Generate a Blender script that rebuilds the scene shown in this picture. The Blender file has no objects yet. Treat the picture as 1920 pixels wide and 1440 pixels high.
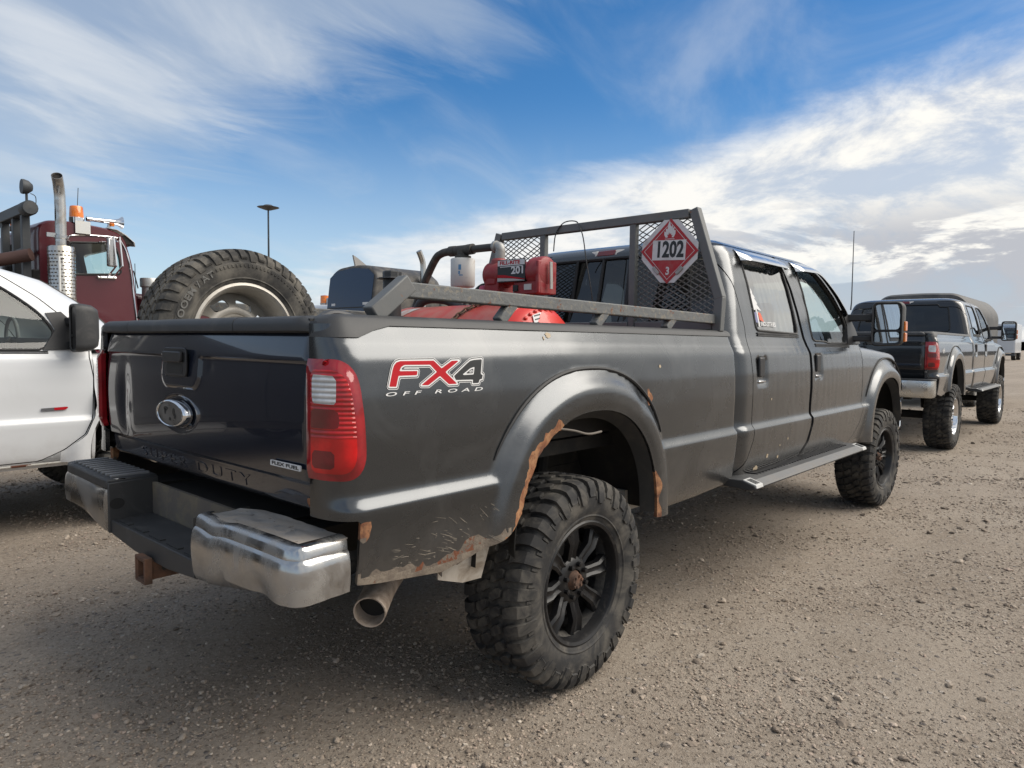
import bpy, bmesh, math, random
import numpy as np
from mathutils import Vector, Matrix, noise as mnoise

random.seed(7)
np.random.seed(7)
S = bpy.context.scene
R = math.radians

# ------------------------------------------------------------------ camera
cd = bpy.data.cameras.new('camera')
cd.sensor_fit = 'HORIZONTAL'
cd.sensor_width = 36.0
cd.lens = 36.0 * 1310.4 / 1920.0
cd.clip_start = 0.05
cd.clip_end = 5000.0
cam = bpy.data.objects.new('camera', cd)
S.collection.objects.link(cam)
yaw, pitch, roll = R(41.994), R(-3.430), R(0.641)
_f = Vector((math.cos(pitch) * math.cos(yaw), math.cos(pitch) * math.sin(yaw), math.sin(pitch)))
_r = _f.cross(Vector((0, 0, 1))).normalized()
_u = _r.cross(_f)
_r2 = math.cos(roll) * _r + math.sin(roll) * _u
_u2 = -math.sin(roll) * _r + math.cos(roll) * _u
cam.matrix_world = Matrix(((_r2.x, _u2.x, -_f.x, -2.2403), (_r2.y, _u2.y, -_f.y, -2.6124),
                           (_r2.z, _u2.z, -_f.z, 1.3833), (0, 0, 0, 1)))
S.camera = cam

# ------------------------------------------------------------------ exposure
S.view_settings.view_transform = 'Standard'
S.view_settings.look = 'None'
S.view_settings.gamma = 1.0
S.view_settings.use_curve_mapping = False
S.view_settings.exposure = EXPOSURE = 0.42
S.cycles.max_bounces = 10
S.cycles.transparent_max_bounces = 16
S.cycles.caustics_reflective = False
S.cycles.caustics_refractive = False
S.cycles.use_denoising = True

# ------------------------------------------------------------------ world: daylight sky with cloud layers
SUN_AZ, SUN_EL = R(-50.0), R(46.0)


class NT:
    """small helper to chain shader nodes"""
    def __init__(s, tree):
        s.t = tree
        s.n = tree.nodes
        s.l = tree.links

    def node(s, typ, ins=None, **kw):
        n = s.n.new(typ)
        for k, v in kw.items():
            setattr(n, k, v)
        if ins:
            for k, v in ins.items():
                s.set(n, k, v)
        return n

    def set(s, n, k, v):
        sock = n.inputs[k]
        if hasattr(v, 'is_linked'):
            s.l.new(v, sock)
        elif isinstance(v, bpy.types.Node):
            s.l.new(v.outputs[0], sock)
        else:
            sock.default_value = v

    def m(s, op, a, b=None, c=None, clamp=False):
        n = s.node('ShaderNodeMath', operation=op, use_clamp=clamp)
        for i, v in enumerate((a, b, c)):
            if v is not None:
                s.set(n, i, v)
        return n.outputs[0]

    def vm(s, op, a, b=None):
        n = s.node('ShaderNodeVectorMath', operation=op)
        s.set(n, 0, a)
        if b is not None:
            s.set(n, 1, b)
        return n.outputs['Value'] if op in ('DOT_PRODUCT', 'LENGTH') else n.outputs[0]

    def smooth(s, v, lo, hi, a=0.0, b=1.0):
        n = s.node('ShaderNodeMapRange', interpolation_type='SMOOTHSTEP')
        s.set(n, 0, v)
        for i, x in enumerate((lo, hi, a, b)):
            n.inputs[i + 1].default_value = x
        return n.outputs[0]

    def lin(s, v, lo, hi, a=0.0, b=1.0):
        n = s.node('ShaderNodeMapRange')
        s.set(n, 0, v)
        for i, x in enumerate((lo, hi, a, b)):
            n.inputs[i + 1].default_value = x
        return n.outputs[0]

    def noise(s, vec, scale, detail=4.0, rough=0.55, dist=0.0):
        n = s.node('ShaderNodeTexNoise')
        if vec is not None:
            s.set(n, 'Vector', vec)
        n.inputs['Scale'].default_value = scale
        n.inputs['Detail'].default_value = detail
        n.inputs['Roughness'].default_value = rough
        n.inputs['Distortion'].default_value = dist
        return n.outputs['Fac']

    def mix(s, fac, a, b):
        n = s.node('ShaderNodeMix', data_type='RGBA')
        s.set(n, 0, fac)
        for k, v in ((6, a), (7, b)):
            if isinstance(v, (tuple, list)) and len(v) == 3:
                v = (*v, 1.0)
            s.set(n, k, v)
        return n.outputs[2]


def dirv(az, el):
    az, el = R(az), R(el)
    return Vector((math.cos(el) * math.cos(az), math.cos(el) * math.sin(az), math.sin(el)))


def build_world():
    w = bpy.data.worlds.new('World')
    S.world = w
    w.use_nodes = True
    t = NT(w.node_tree)
    t.n.clear()
    out = t.node('ShaderNodeOutputWorld')
    bg = t.node('ShaderNodeBackground')
    bg.inputs['Strength'].default_value = 0.1
    t.l.new(bg.outputs[0], out.inputs[0])
    sky = t.node('ShaderNodeTexSky', sky_type='NISHITA', sun_disc=False)
    sky.sun_elevation = SUN_EL
    sky.sun_rotation = math.pi / 2 - SUN_AZ
    sky.altitude = 900.0
    sky.air_density = 1.0
    sky.dust_density = 0.6
    sky.ozone_density = 2.0
    d = t.node('ShaderNodeTexCoord').outputs['Generated']
    sep = t.node('ShaderNodeSeparateXYZ', {0: d})
    z = sep.outputs['Z']
    # deepen the clear blue
    hsv = t.node('ShaderNodeHueSaturation', {'Color': sky.outputs[0]})
    hsv.inputs['Saturation'].default_value = 1.34
    hsv.inputs['Value'].default_value = 1.0
    # clouds live on a flat layer seen in perspective
    zz = t.m('ADD', t.m('MAXIMUM', z, 0.0), 0.10)
    pl = t.vm('DIVIDE', d, t.node('ShaderNodeCombineXYZ', {0: zz, 1: zz, 2: 1.0}).outputs[0])
    pl = t.vm('MULTIPLY', pl, (1.0, 1.0, 0.0))
    # boundaries as great circles through points of the sky
    n1 = dirv(47, 9.0).cross(dirv(5.7, 19.5)).normalized()
    if n1.z > 0:
        n1 = -n1                      # positive below the boundary
    n2 = dirv(38, 25).cross(dirv(64, 12.0)).normalized()
    if n2.dot(dirv(75, 22)) < 0:
        n2 = -n2                      # positive on the upper left side
    rag = t.noise(pl, 1.3, 8.0, 0.62, 0.3)
    rag2 = t.noise(t.vm('MULTIPLY', pl, (0.55, 1.5, 1.0)), 1.6, 7.0, 0.62, 0.9)
    east = t.m('SUBTRACT', t.vm('DOT_PRODUCT', d, tuple(dirv(-72, 30))), 0.55)
    b1 = t.m('ADD', t.m('MAXIMUM', t.vm('DOT_PRODUCT', d, tuple(n1)), east), t.m('MULTIPLY', t.m('SUBTRACT', rag, 0.5), 0.16))
    low = t.smooth(b1, -0.035, 0.055)
    b2 = t.m('ADD', t.vm('DOT_PRODUCT', d, tuple(n2)), t.m('MULTIPLY', t.m('SUBTRACT', rag2, 0.5), 0.30))
    cir = t.smooth(b2, -0.03, 0.13)
    # streaky veil
    rot = t.node('ShaderNodeVectorRotate', {0: pl}, rotation_type='Z_AXIS')
    rot.inputs['Angle'].default_value = R(-28)
    strk = t.noise(t.vm('MULTIPLY', rot.outputs[0], (0.6, 1.5, 1.0)), 1.3, 8.0, 0.56, 0.7)
    veil = t.smooth(strk, 0.34, 0.74)
    a_c = t.m('MULTIPLY', cir, t.m('ADD', 0.60, t.m('MULTIPLY', veil, 0.34)))
    thin = t.m('MULTIPLY', t.smooth(strk, 0.44, 0.80), t.smooth(z, 0.45, 0.75, 0.34, 0.75))
    a_c = t.m('MAXIMUM', a_c, thin)
    # brightness inside the lower bank
    vb = t.vm('MULTIPLY', d, (4.0, 4.0, 9.0))
    puff = t.noise(vb, 1.35, 10.0, 0.64, 0.35)
    puff2 = t.noise(t.vm('MULTIPLY', d, (3.2, 3.2, 15.0)), 1.1, 9.0, 0.62, 0.3)
    lit = t.smooth(puff, 0.36, 0.57)
    sunny = t.smooth(t.vm('DOT_PRODUCT', d, tuple(dirv(-6.0, 9.0))), 0.55, 0.98)
    grey = t.smooth(t.m('MULTIPLY', t.smooth(puff2, 0.46, 0.57), t.smooth(z, 0.24, 0.10)), 0.15, 0.95)
    ccol = t.mix(lit, (4.7, 5.0, 5.4), (6.8, 6.85, 6.85))
    ccol = t.mix(t.m('MULTIPLY', sunny, 0.9), ccol, t.mix(lit, (5.2, 5.3, 5.5), (7.8, 7.6, 7.1)))
    ccol = t.mix(t.m('MULTIPLY', grey, t.m('ADD', 0.12, t.m('MULTIPLY', sunny, 0.60))), ccol, (2.5, 2.75, 3.4))
    a_l = t.m('MULTIPLY', low, t.m('ADD', 0.66, t.m('MULTIPLY', lit, 0.34)))
    vcol = t.mix(t.smooth(strk, 0.42, 0.75), (3.6, 4.2, 5.0), (5.2, 5.55, 6.0))
    c = t.mix(a_c, hsv.outputs[0], vcol)
    hz = t.m('MULTIPLY', t.smooth(z, 0.34, 0.0), 0.70)
    c = t.mix(hz, c, (4.6, 5.5, 6.3))
    c = t.mix(a_l, c, ccol)
    # the veiled sun brightens the cloud round it
    glow = t.smooth(t.vm('DOT_PRODUCT', d, tuple(dirv(-30, 32))), 0.80, 1.0)
    c = t.mix(t.m('MULTIPLY', glow, 0.85), c, (9.5, 9.3, 8.8))
    t.l.new(c, bg.inputs['Color'])


build_world()
sl = bpy.data.lights.new('sun', 'SUN')
sl.energy = 2.9
sl.angle = R(54)
sl.color = (1.0, 0.93, 0.83)
sun = bpy.data.objects.new('sun', sl)
S.collection.objects.link(sun)
sd = Vector((math.cos(SUN_EL) * math.cos(SUN_AZ), math.cos(SUN_EL) * math.sin(SUN_AZ), math.sin(SUN_EL)))
sun.rotation_euler = sd.to_track_quat('Z', 'Y').to_euler()
sun.location = sd * 60

# ------------------------------------------------------------------ materials
MATS = {}


def mat(name, base, rough=0.5, metal=0.0, coat=0.0, spec=0.5, var=None, bump=None, dirt=None, lowdust=None,
        spots=None, coord='Object', coat_rough=0.06, trans=0.0, emit=None, scratch=None):
    """var=(colour, scale, amount); bump=(scale, strength, distance); dirt=(colour, scale, lo, hi, rough);
    lowdust=(colour, z_full, z_none, amount): road dust thrown up on the lower body; spots=(colour, scale, threshold)"""
    if name in MATS:
        return MATS[name]
    m = bpy.data.materials.new(name)
    m.use_nodes = True
    t = NT(m.node_tree)
    bs = t.n['Principled BSDF']
    tc = t.node('ShaderNodeTexCoord').outputs[coord]
    col = (*base, 1.0)
    rg = rough
    mt = metal
    if var:
        col = t.mix(t.m('MULTIPLY', t.smooth(t.noise(tc, var[1], 6.0, 0.6), 0.36, 0.66), var[2]), base, var[0])
    mask = None
    if dirt:
        mask = t.smooth(t.noise(tc, dirt[1], 8.0, 0.65, 0.6), dirt[2], dirt[3])
        if len(dirt) > 5:
            mask = t.m('MULTIPLY', mask, dirt[5])
    if lowdust:
        zc = t.node('ShaderNodeSeparateXYZ', {0: tc}).outputs['Z']
        zn = t.m('ADD', zc, t.m('MULTIPLY', t.m('SUBTRACT', t.noise(tc, 5.0, 6.0, 0.6), 0.5), 0.35))
        lm = t.m('MULTIPLY', t.smooth(zn, lowdust[1], lowdust[2], 1.0, 0.0), lowdust[3])
        lm = t.m('MULTIPLY', lm, t.smooth(t.noise(tc, 30.0, 5.0, 0.7), 0.25, 0.65, 0.5, 1.0))
        col = t.mix(lm, col, lowdust[0])
        rg = t.m('MAXIMUM', rg, t.m('MULTIPLY', lm, 0.85))
        if mt:
            mt = t.m('MULTIPLY', mt, t.m('SUBTRACT', 1.0, lm))
    if spots:
        sm = t.smooth(t.noise(tc, spots[1], 5.0, 0.7, 0.4), spots[2], spots[2] + 0.035)
        col = t.mix(sm, col, spots[0])
        rg = t.m('MAXIMUM', rg, t.m('MULTIPLY', sm, 0.9))
        if metal:
            mt = t.m('MULTIPLY', mt, t.m('SUBTRACT', 1.0, sm))
    if mask is not None:
        col = t.mix(mask, col, dirt[0])
        rg = t.m('ADD', t.m('MULTIPLY', t.m('SUBTRACT', 1.0, mask), rg), t.m('MULTIPLY', mask, dirt[4]))
        if metal:
            mt = t.m('MULTIPLY', mt, t.m('SUBTRACT', 1.0, t.m('MULTIPLY', mask, 0.8)))
    if scratch:
        sv = t.vm('MULTIPLY', tc, scratch[1])
        sm = t.smooth(t.noise(sv, 1.0, 3.0, 0.8, 0.3), scratch[2], scratch[2] + 0.03)
        col = t.mix(sm, col, scratch[0])
    t.set(bs, 'Base Color', col)
    t.set(bs, 'Roughness', rg)
    t.set(bs, 'Metallic', mt)
    bs.inputs['Coat Weight'].default_value = coat
    bs.inputs['Coat Roughness'].default_value = coat_rough
    bs.inputs['Specular IOR Level'].default_value = spec
    bs.inputs['Transmission Weight'].default_value = trans
    if emit:
        bs.inputs['Emission Color'].default_value = (*emit[0], 1)
        bs.inputs['Emission Strength'].default_value = emit[1]
    if bump:
        b = t.node('ShaderNodeBump')
        b.inputs['Strength'].default_value = bump[1]
        b.inputs['Distance'].default_value = bump[2] if len(bump) > 2 else 0.01
        h = t.noise(tc, bump[0], 6.0, 0.6)
        t.set(b, 'Height', h)
        t.l.new(b.outputs[0], bs.inputs['Normal'])
    MATS[name] = m
    return m


def glass_mat(name, tint, refl=1.0, rough=0.01):
    if name in MATS:
        return MATS[name]
    m = bpy.data.materials.new(name)
    m.use_nodes = True
    t = NT(m.node_tree)
    t.n.clear()
    out = t.node('ShaderNodeOutputMaterial')
    tr = t.node('ShaderNodeBsdfTransparent')
    tr.inputs[0].default_value = (*tint, 1)
    gl = t.node('ShaderNodeBsdfGlossy')
    gl.inputs['Roughness'].default_value = rough
    fr = t.node('ShaderNodeFresnel')
    bf = t.node('ShaderNodeNewGeometry').outputs['Backfacing']
    t.set(fr, 0, t.lin(bf, 0.0, 1.0, 1.5, 1.0 / 1.5))      # a thin pane: same from both sides
    mx = t.node('ShaderNodeMixShader')
    t.set(mx, 0, t.m('MINIMUM', t.m('MULTIPLY', t.m('ADD', fr.outputs[0], 0.02), refl), 1.0))
    t.l.new(tr.outputs[0], mx.inputs[1])
    t.l.new(gl.outputs[0], mx.inputs[2])
    t.l.new(mx.outputs[0], out.inputs[0])
    MATS[name] = m
    return m


def rust_mat():
    if 'rust' in MATS:
        return MATS['rust']
    m = bpy.data.materials.new('rust')
    m.use_nodes = True
    t = NT(m.node_tree)
    bs = t.n['Principled BSDF']
    tc = t.node('ShaderNodeTexCoord').outputs['Object']
    n1 = t.noise(tc, 22.0, 8.0, 0.7, 0.5)
    n2 = t.noise(tc, 90.0, 6.0, 0.7)
    n3 = t.noise(tc, 9.0, 6.0, 0.65, 0.8)
    c = t.mix(t.smooth(n1, 0.35, 0.65), (0.21, 0.078, 0.034), (0.36, 0.185, 0.09))
    c = t.mix(t.smooth(n3, 0.48, 0.66), c, (0.11, 0.048, 0.03))
    c = t.mix(t.smooth(n2, 0.52, 0.72), c, (0.07, 0.03, 0.02))
    t.set(bs, 'Base Color', c)
    bs.inputs['Roughness'].default_value = 0.9
    b = t.node('ShaderNodeBump')
    b.inputs['Strength'].default_value = 0.5
    b.inputs['Distance'].default_value = 0.004
    t.set(b, 'Height', n2)
    t.l.new(b.outputs[0], bs.inputs['Normal'])
    MATS['rust'] = m
    return m


DUST = (0.21, 0.175, 0.14)
PAINT = mat('charcoal_paint', (0.066, 0.071, 0.077), 0.27, metal=0.90, coat=0.8, lowdust=(DUST, 0.58, 0.92, 0.26),
            dirt=((0.225, 0.225, 0.225), 3.2, 0.46, 0.80, 0.65, 0.17), scratch=((0.26, 0.25, 0.24), (3.0, 3.0, 60.0), 0.735), bump=(2.2, 0.10, 0.02), coat_rough=0.19)
PAINT_TG = mat('shaded_tailgate_paint', (0.011, 0.014, 0.024), 0.22, metal=0.0, spec=0.2, coat=1.0, lowdust=(DUST, 0.84, 0.99, 0.12),  # truck paint darkened here for the tailgate's shade and dark reflections
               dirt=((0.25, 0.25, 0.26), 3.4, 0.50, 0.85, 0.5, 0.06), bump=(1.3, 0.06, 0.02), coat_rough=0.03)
PAINT_BLACK = mat('black_paint', (0.012, 0.013, 0.016), 0.25, metal=0.4, coat=1.0, lowdust=(DUST, 0.60, 1.0, 0.14),
                  bump=(2.5, 0.08, 0.02), coat_rough=0.05)
PAINT_WHITE = mat('white_paint', (0.60, 0.615, 0.635), 0.4, coat=0.6, lowdust=(DUST, 0.45, 0.75, 0.25),
                  dirt=((0.42, 0.41, 0.40), 2.5, 0.55, 0.8, 0.6, 0.25))
PAINT_MAROON = mat('maroon_paint', (0.080, 0.008, 0.014), 0.35, coat=0.3, dirt=((0.12, 0.03, 0.03), 3.0, 0.5, 0.8, 0.6, 0.2))
PLASTIC = mat('black_plastic', (0.035, 0.036, 0.038), 0.55, dirt=((0.12, 0.115, 0.11), 7.0, 0.50, 0.75, 0.7, 0.45), bump=(160.0, 0.15, 0.002))
PLASTIC_CLEAN = mat('trim_plastic', (0.018, 0.018, 0.02), 0.45, bump=(200.0, 0.1, 0.001))
RUBBER = mat('tyre_rubber', (0.021, 0.021, 0.022), 0.72, spec=0.35, dirt=((0.20, 0.18, 0.15), 9.0, 0.40, 0.70, 0.95, 0.42), bump=(70.0, 0.25, 0.003))
RUBBER_OLD = mat('old_tyre_rubber', (0.042, 0.041, 0.040), 0.85, spec=0.3, dirt=((0.19, 0.175, 0.15), 7.0, 0.38, 0.66, 0.95, 0.75), bump=(60.0, 0.25, 0.003))
SEAL = mat('seal_rubber', (0.012, 0.012, 0.013), 0.6)
VOID = mat('underbody_black', (0.018, 0.017, 0.016), 0.9, dirt=((0.07, 0.058, 0.045), 6.0, 0.45, 0.8, 0.95, 0.6))
CHROME = mat('chrome', (0.44, 0.44, 0.44), 0.16, metal=1.0, dirt=((0.30, 0.28, 0.25), 7.0, 0.38, 0.74, 0.5, 0.55), scratch=((0.20, 0.18, 0.16), (18.0, 18.0, 3.0), 0.68), bump=(3.0, 0.12, 0.03))
CHROME_CLEAN = mat('bright_chrome', (0.75, 0.75, 0.76), 0.07, metal=1.0)
CHROME_DIRTY = mat('dusty_chrome', (0.5, 0.5, 0.5), 0.22, metal=1.0, dirt=((0.20, 0.185, 0.165), 8.0, 0.30, 0.62, 0.75, 0.85))
CHROME_DULL = mat('dull_chrome', (0.24, 0.24, 0.24), 0.24, metal=1.0, dirt=((0.22, 0.21, 0.20), 4.0, 0.35, 0.7, 0.6, 0.7))
RUST = rust_mat()
MUD_RUST = mat('muddy_rust', (0.13, 0.105, 0.085), 0.95, var=((0.20, 0.165, 0.13), 30.0, 0.8), spots=((0.15, 0.055, 0.028), 7.0, 0.52), bump=(90, 0.6, 0.004))
MUD_LIP = mat('mud_caked_lip', (0.21, 0.175, 0.138), 0.97, var=((0.14, 0.112, 0.09), 25.0, 0.9), spots=((0.13, 0.06, 0.035), 11.0, 0.60), bump=(90, 0.7, 0.005))
RUSTY_STEEL = mat('rusty_steel', (0.075, 0.045, 0.032), 0.9, var=((0.15, 0.075, 0.045), 16.0, 0.9), bump=(60, 0.5, 0.004))
RACK = mat('grey_painted_steel', (0.115, 0.12, 0.122), 0.55, dirt=((0.19, 0.18, 0.165), 6.0, 0.45, 0.75, 0.8, 0.5),
           spots=((0.20, 0.10, 0.055), 13.0, 0.67), bump=(60, 0.12, 0.003))
RACK_PEEL = mat('peeling_grey_steel', (0.115, 0.12, 0.122), 0.6, dirt=((0.22, 0.20, 0.165), 46.0, 0.54, 0.62, 0.9, 0.75),
                spots=((0.15, 0.065, 0.035), 17.0, 0.60), bump=(40, 0.6, 0.006))
GREY_STEEL = mat('dark_steel', (0.055, 0.06, 0.065), 0.6, metal=0.2, dirt=((0.14, 0.12, 0.10), 6.0, 0.5, 0.8, 0.9, 0.6))
GALV = mat('galvanised', (0.36, 0.36, 0.35), 0.5, metal=0.5, dirt=((0.22, 0.19, 0.16), 14.0, 0.4, 0.7, 0.8, 0.6))
PIPE = mat('black_iron_pipe', (0.055, 0.052, 0.048), 0.6, metal=0.3, dirt=((0.19, 0.155, 0.12), 10.0, 0.45, 0.75, 0.9, 0.7))
RED_TANK = mat('red_tank_paint', (0.47, 0.055, 0.04), 0.5, coat=0.1, dirt=((0.40, 0.21, 0.17), 5.0, 0.36, 0.68, 0.8, 0.7), bump=(4, 0.15, 0.02))
RED_PUMP = mat('red_pump_paint', (0.25, 0.013, 0.018), 0.5, coat=0.1, dirt=((0.25, 0.085, 0.075), 14.0, 0.42, 0.72, 0.8, 0.6), bump=(30, 0.2, 0.004))
RED_SIGN = mat('red_sign', (0.37, 0.014, 0.022), 0.55, dirt=((0.33, 0.13, 0.12), 11.0, 0.46, 0.75, 0.8, 0.6), scratch=((0.45, 0.42, 0.40), (9.0, 9.0, 40.0), 0.70))
RED_DECAL = mat('red_decal', (0.40, 0.008, 0.016), 0.5, spec=0.2)
WHITE_DECAL = mat('white_decal', (0.62, 0.62, 0.62), 0.5)
WHITE_SIGN = mat('white_sign', (0.60, 0.60, 0.60), 0.5, dirt=((0.30, 0.28, 0.27), 12.0, 0.5, 0.75, 0.8, 0.6))
BLACK_DECAL = mat('black_decal', (0.010, 0.011, 0.012), 0.4)
ORANGE_LAMP = mat('orange_lamp', (0.80, 0.20, 0.008), 0.2, coat=0.8, var=((0.45, 0.10, 0.004), 18.0, 0.6))
FILTER_WHITE = mat('filter_white', (0.55, 0.54, 0.52), 0.5, dirt=((0.30, 0.25, 0.20), 12.0, 0.5, 0.75, 0.8, 0.7))
BLUE_PRINT = mat('blue_print', (0.08, 0.22, 0.40), 0.5)
GLASS_DARK = glass_mat('tinted_glass', (0.05, 0.055, 0.06), 1.25)
GLASS_MID = glass_mat('smoked_glass', (0.16, 0.17, 0.16), 2.6)
GLASS_CLEAR = glass_mat('clear_glass', (0.88, 0.96, 0.93), 1.0)
MIRROR = mat('mirror_silver', (0.8, 0.82, 0.84), 0.02, metal=1.0)
INTERIOR = mat('grey_interior', (0.10, 0.10, 0.10), 0.8)
RIM_BLACK = mat('black_rim_paint', (0.007, 0.007, 0.008), 0.42, coat=0.12, spec=0.35, dirt=((0.10, 0.09, 0.08), 16.0, 0.52, 0.75, 0.8, 0.4))
RIM_STEEL = mat('dusty_steel_rim', (0.52, 0.49, 0.44), 0.5, metal=0.3, dirt=((0.28, 0.23, 0.18), 7.0, 0.45, 0.75, 0.9, 0.7))
STEP_TOP = mat('worn_step_edge', (0.17, 0.17, 0.17), 0.5, metal=0.2, dirt=((0.2, 0.18, 0.16), 9.0, 0.4, 0.75, 0.8, 0.5))


def lens_mat(name, base, ribs=0.0, axis='Z', rough=0.08):
    if name in MATS:
        return MATS[name]
    m = bpy.data.materials.new(name)
    m.use_nodes = True
    t = NT(m.node_tree)
    bs = t.n['Principled BSDF']
    tc = t.node('ShaderNodeTexCoord').outputs['Object']
    zc = t.node('ShaderNodeSeparateXYZ', {0: tc}).outputs[axis]
    n = t.noise(tc, 14.0, 3.0, 0.5)
    col = t.mix(t.smooth(n, 0.35, 0.65), base, tuple(c * 0.62 for c in base))
    bs.inputs['Roughness'].default_value = rough
    bs.inputs['Coat Weight'].default_value = 0.5
    bs.inputs['Coat Roughness'].default_value = 0.03
    if ribs:
        w = t.m('SINE', t.m('ADD', t.m('MULTIPLY', zc, ribs), t.m('MULTIPLY', n, 2.5)))
        b = t.node('ShaderNodeBump')
        b.inputs['Strength'].default_value = 0.6
        b.inputs['Distance'].default_value = 0.003
        t.set(b, 'Height', w)
        t.l.new(b.outputs[0], bs.inputs['Normal'])
        col = t.mix(t.smooth(w, -0.9, 0.0, 0.6, 0.0), col, tuple(c * 0.25 for c in base))
    t.set(bs, 'Base Color', col)
    MATS[name] = m
    return m


LENS_RIB = lens_mat('red_ribbed_lens', (0.56, 0.006, 0.009), 470.0)
LENS_DARK = lens_mat('dark_red_lens', (0.17, 0.004, 0.010))
LENS_RED = lens_mat('red_lens', (0.62, 0.004, 0.006))
LENS_RIM = lens_mat('red_lens_border', (0.30, 0.008, 0.014))
LENS_CLEAR = lens_mat('clear_ribbed_lens', (0.78, 0.80, 0.82), 420.0)

# ------------------------------------------------------------------ geometry helpers
COL = S.collection


def tag(o, label=None, cat=None, group=None, kind=None):
    for k, v in (('label', label), ('category', cat), ('group', group), ('kind', kind)):
        if v:
            o[k] = v
    return o


def thing(name, label, cat, loc=(0, 0, 0), rz=0.0, group=None):
    o = bpy.data.objects.new(name, None)
    o.empty_display_size = 0.2
    COL.objects.link(o)
    o.location = loc
    o.rotation_euler = (0, 0, rz)
    return tag(o, label, cat, group)


def sub_empty(name, parent, loc=(0, 0, 0), rot=(0, 0, 0)):
    o = bpy.data.objects.new(name, None)
    o.empty_display_size = 0.1
    COL.objects.link(o)
    o.parent = parent
    o.location = loc
    o.rotation_euler = rot
    return o


def mk(name, V, F, mats, parent=None, smooth=35, fm=None, solid=0.0, bevel=0.0, loc=None, rot=None, solid_off=-1.0, rim=None):
    """link ONE mesh object; unused vertices are dropped"""
    V = np.asarray(V, dtype=float).reshape(-1, 3)
    used = sorted({i for f in F for i in f})
    idx = {o: n for n, o in enumerate(used)}
    me = bpy.data.meshes.new(name)
    me.from_pydata([tuple(V[i]) for i in used], [], [[idx[i] for i in f] for f in F])
    if not isinstance(mats, (list, tuple)):
        mats = [mats]
    for m in mats:
        me.materials.append(m)
    if fm is not None:
        me.polygons.foreach_set('material_index', np.asarray(fm, dtype=np.int32))
    if smooth:
        me.polygons.foreach_set('use_smooth', np.ones(len(F), dtype=bool))
        me.set_sharp_from_angle(angle=R(smooth))
        if solid:
            # edges of sheet metal stay crisp
            ei = np.empty(len(me.loops), dtype=np.int32)
            me.loops.foreach_get('edge_index', ei)
            open_ = np.bincount(ei, minlength=len(me.edges)) == 1
            at = me.attributes.get('sharp_edge') or me.attributes.new('sharp_edge', 'BOOLEAN', 'EDGE')
            cur = np.zeros(len(me.edges), dtype=bool)
            at.data.foreach_get('value', cur)
            at.data.foreach_set('value', cur | open_)
    me.update()
    o = bpy.data.objects.new(name, me)
    COL.objects.link(o)
    if parent is not None:
        o.parent = parent
    if loc is not None:
        o.location = loc
    if rot is not None:
        o.rotation_euler = rot
    if solid:
        md = o.modifiers.new('solid', 'SOLIDIFY')
        md.thickness = solid
        md.offset = solid_off
        if rim is not None:
            me.materials.append(rim)
            md.material_offset_rim = len(me.materials) - 1
    if bevel:
        md = o.modifiers.new('bevel', 'BEVEL')
        md.width = bevel
        md.segments = 2
        md.limit_method = 'ANGLE'
        md.angle_limit = R(40)
        md.harden_normals = False
    return o


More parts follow.
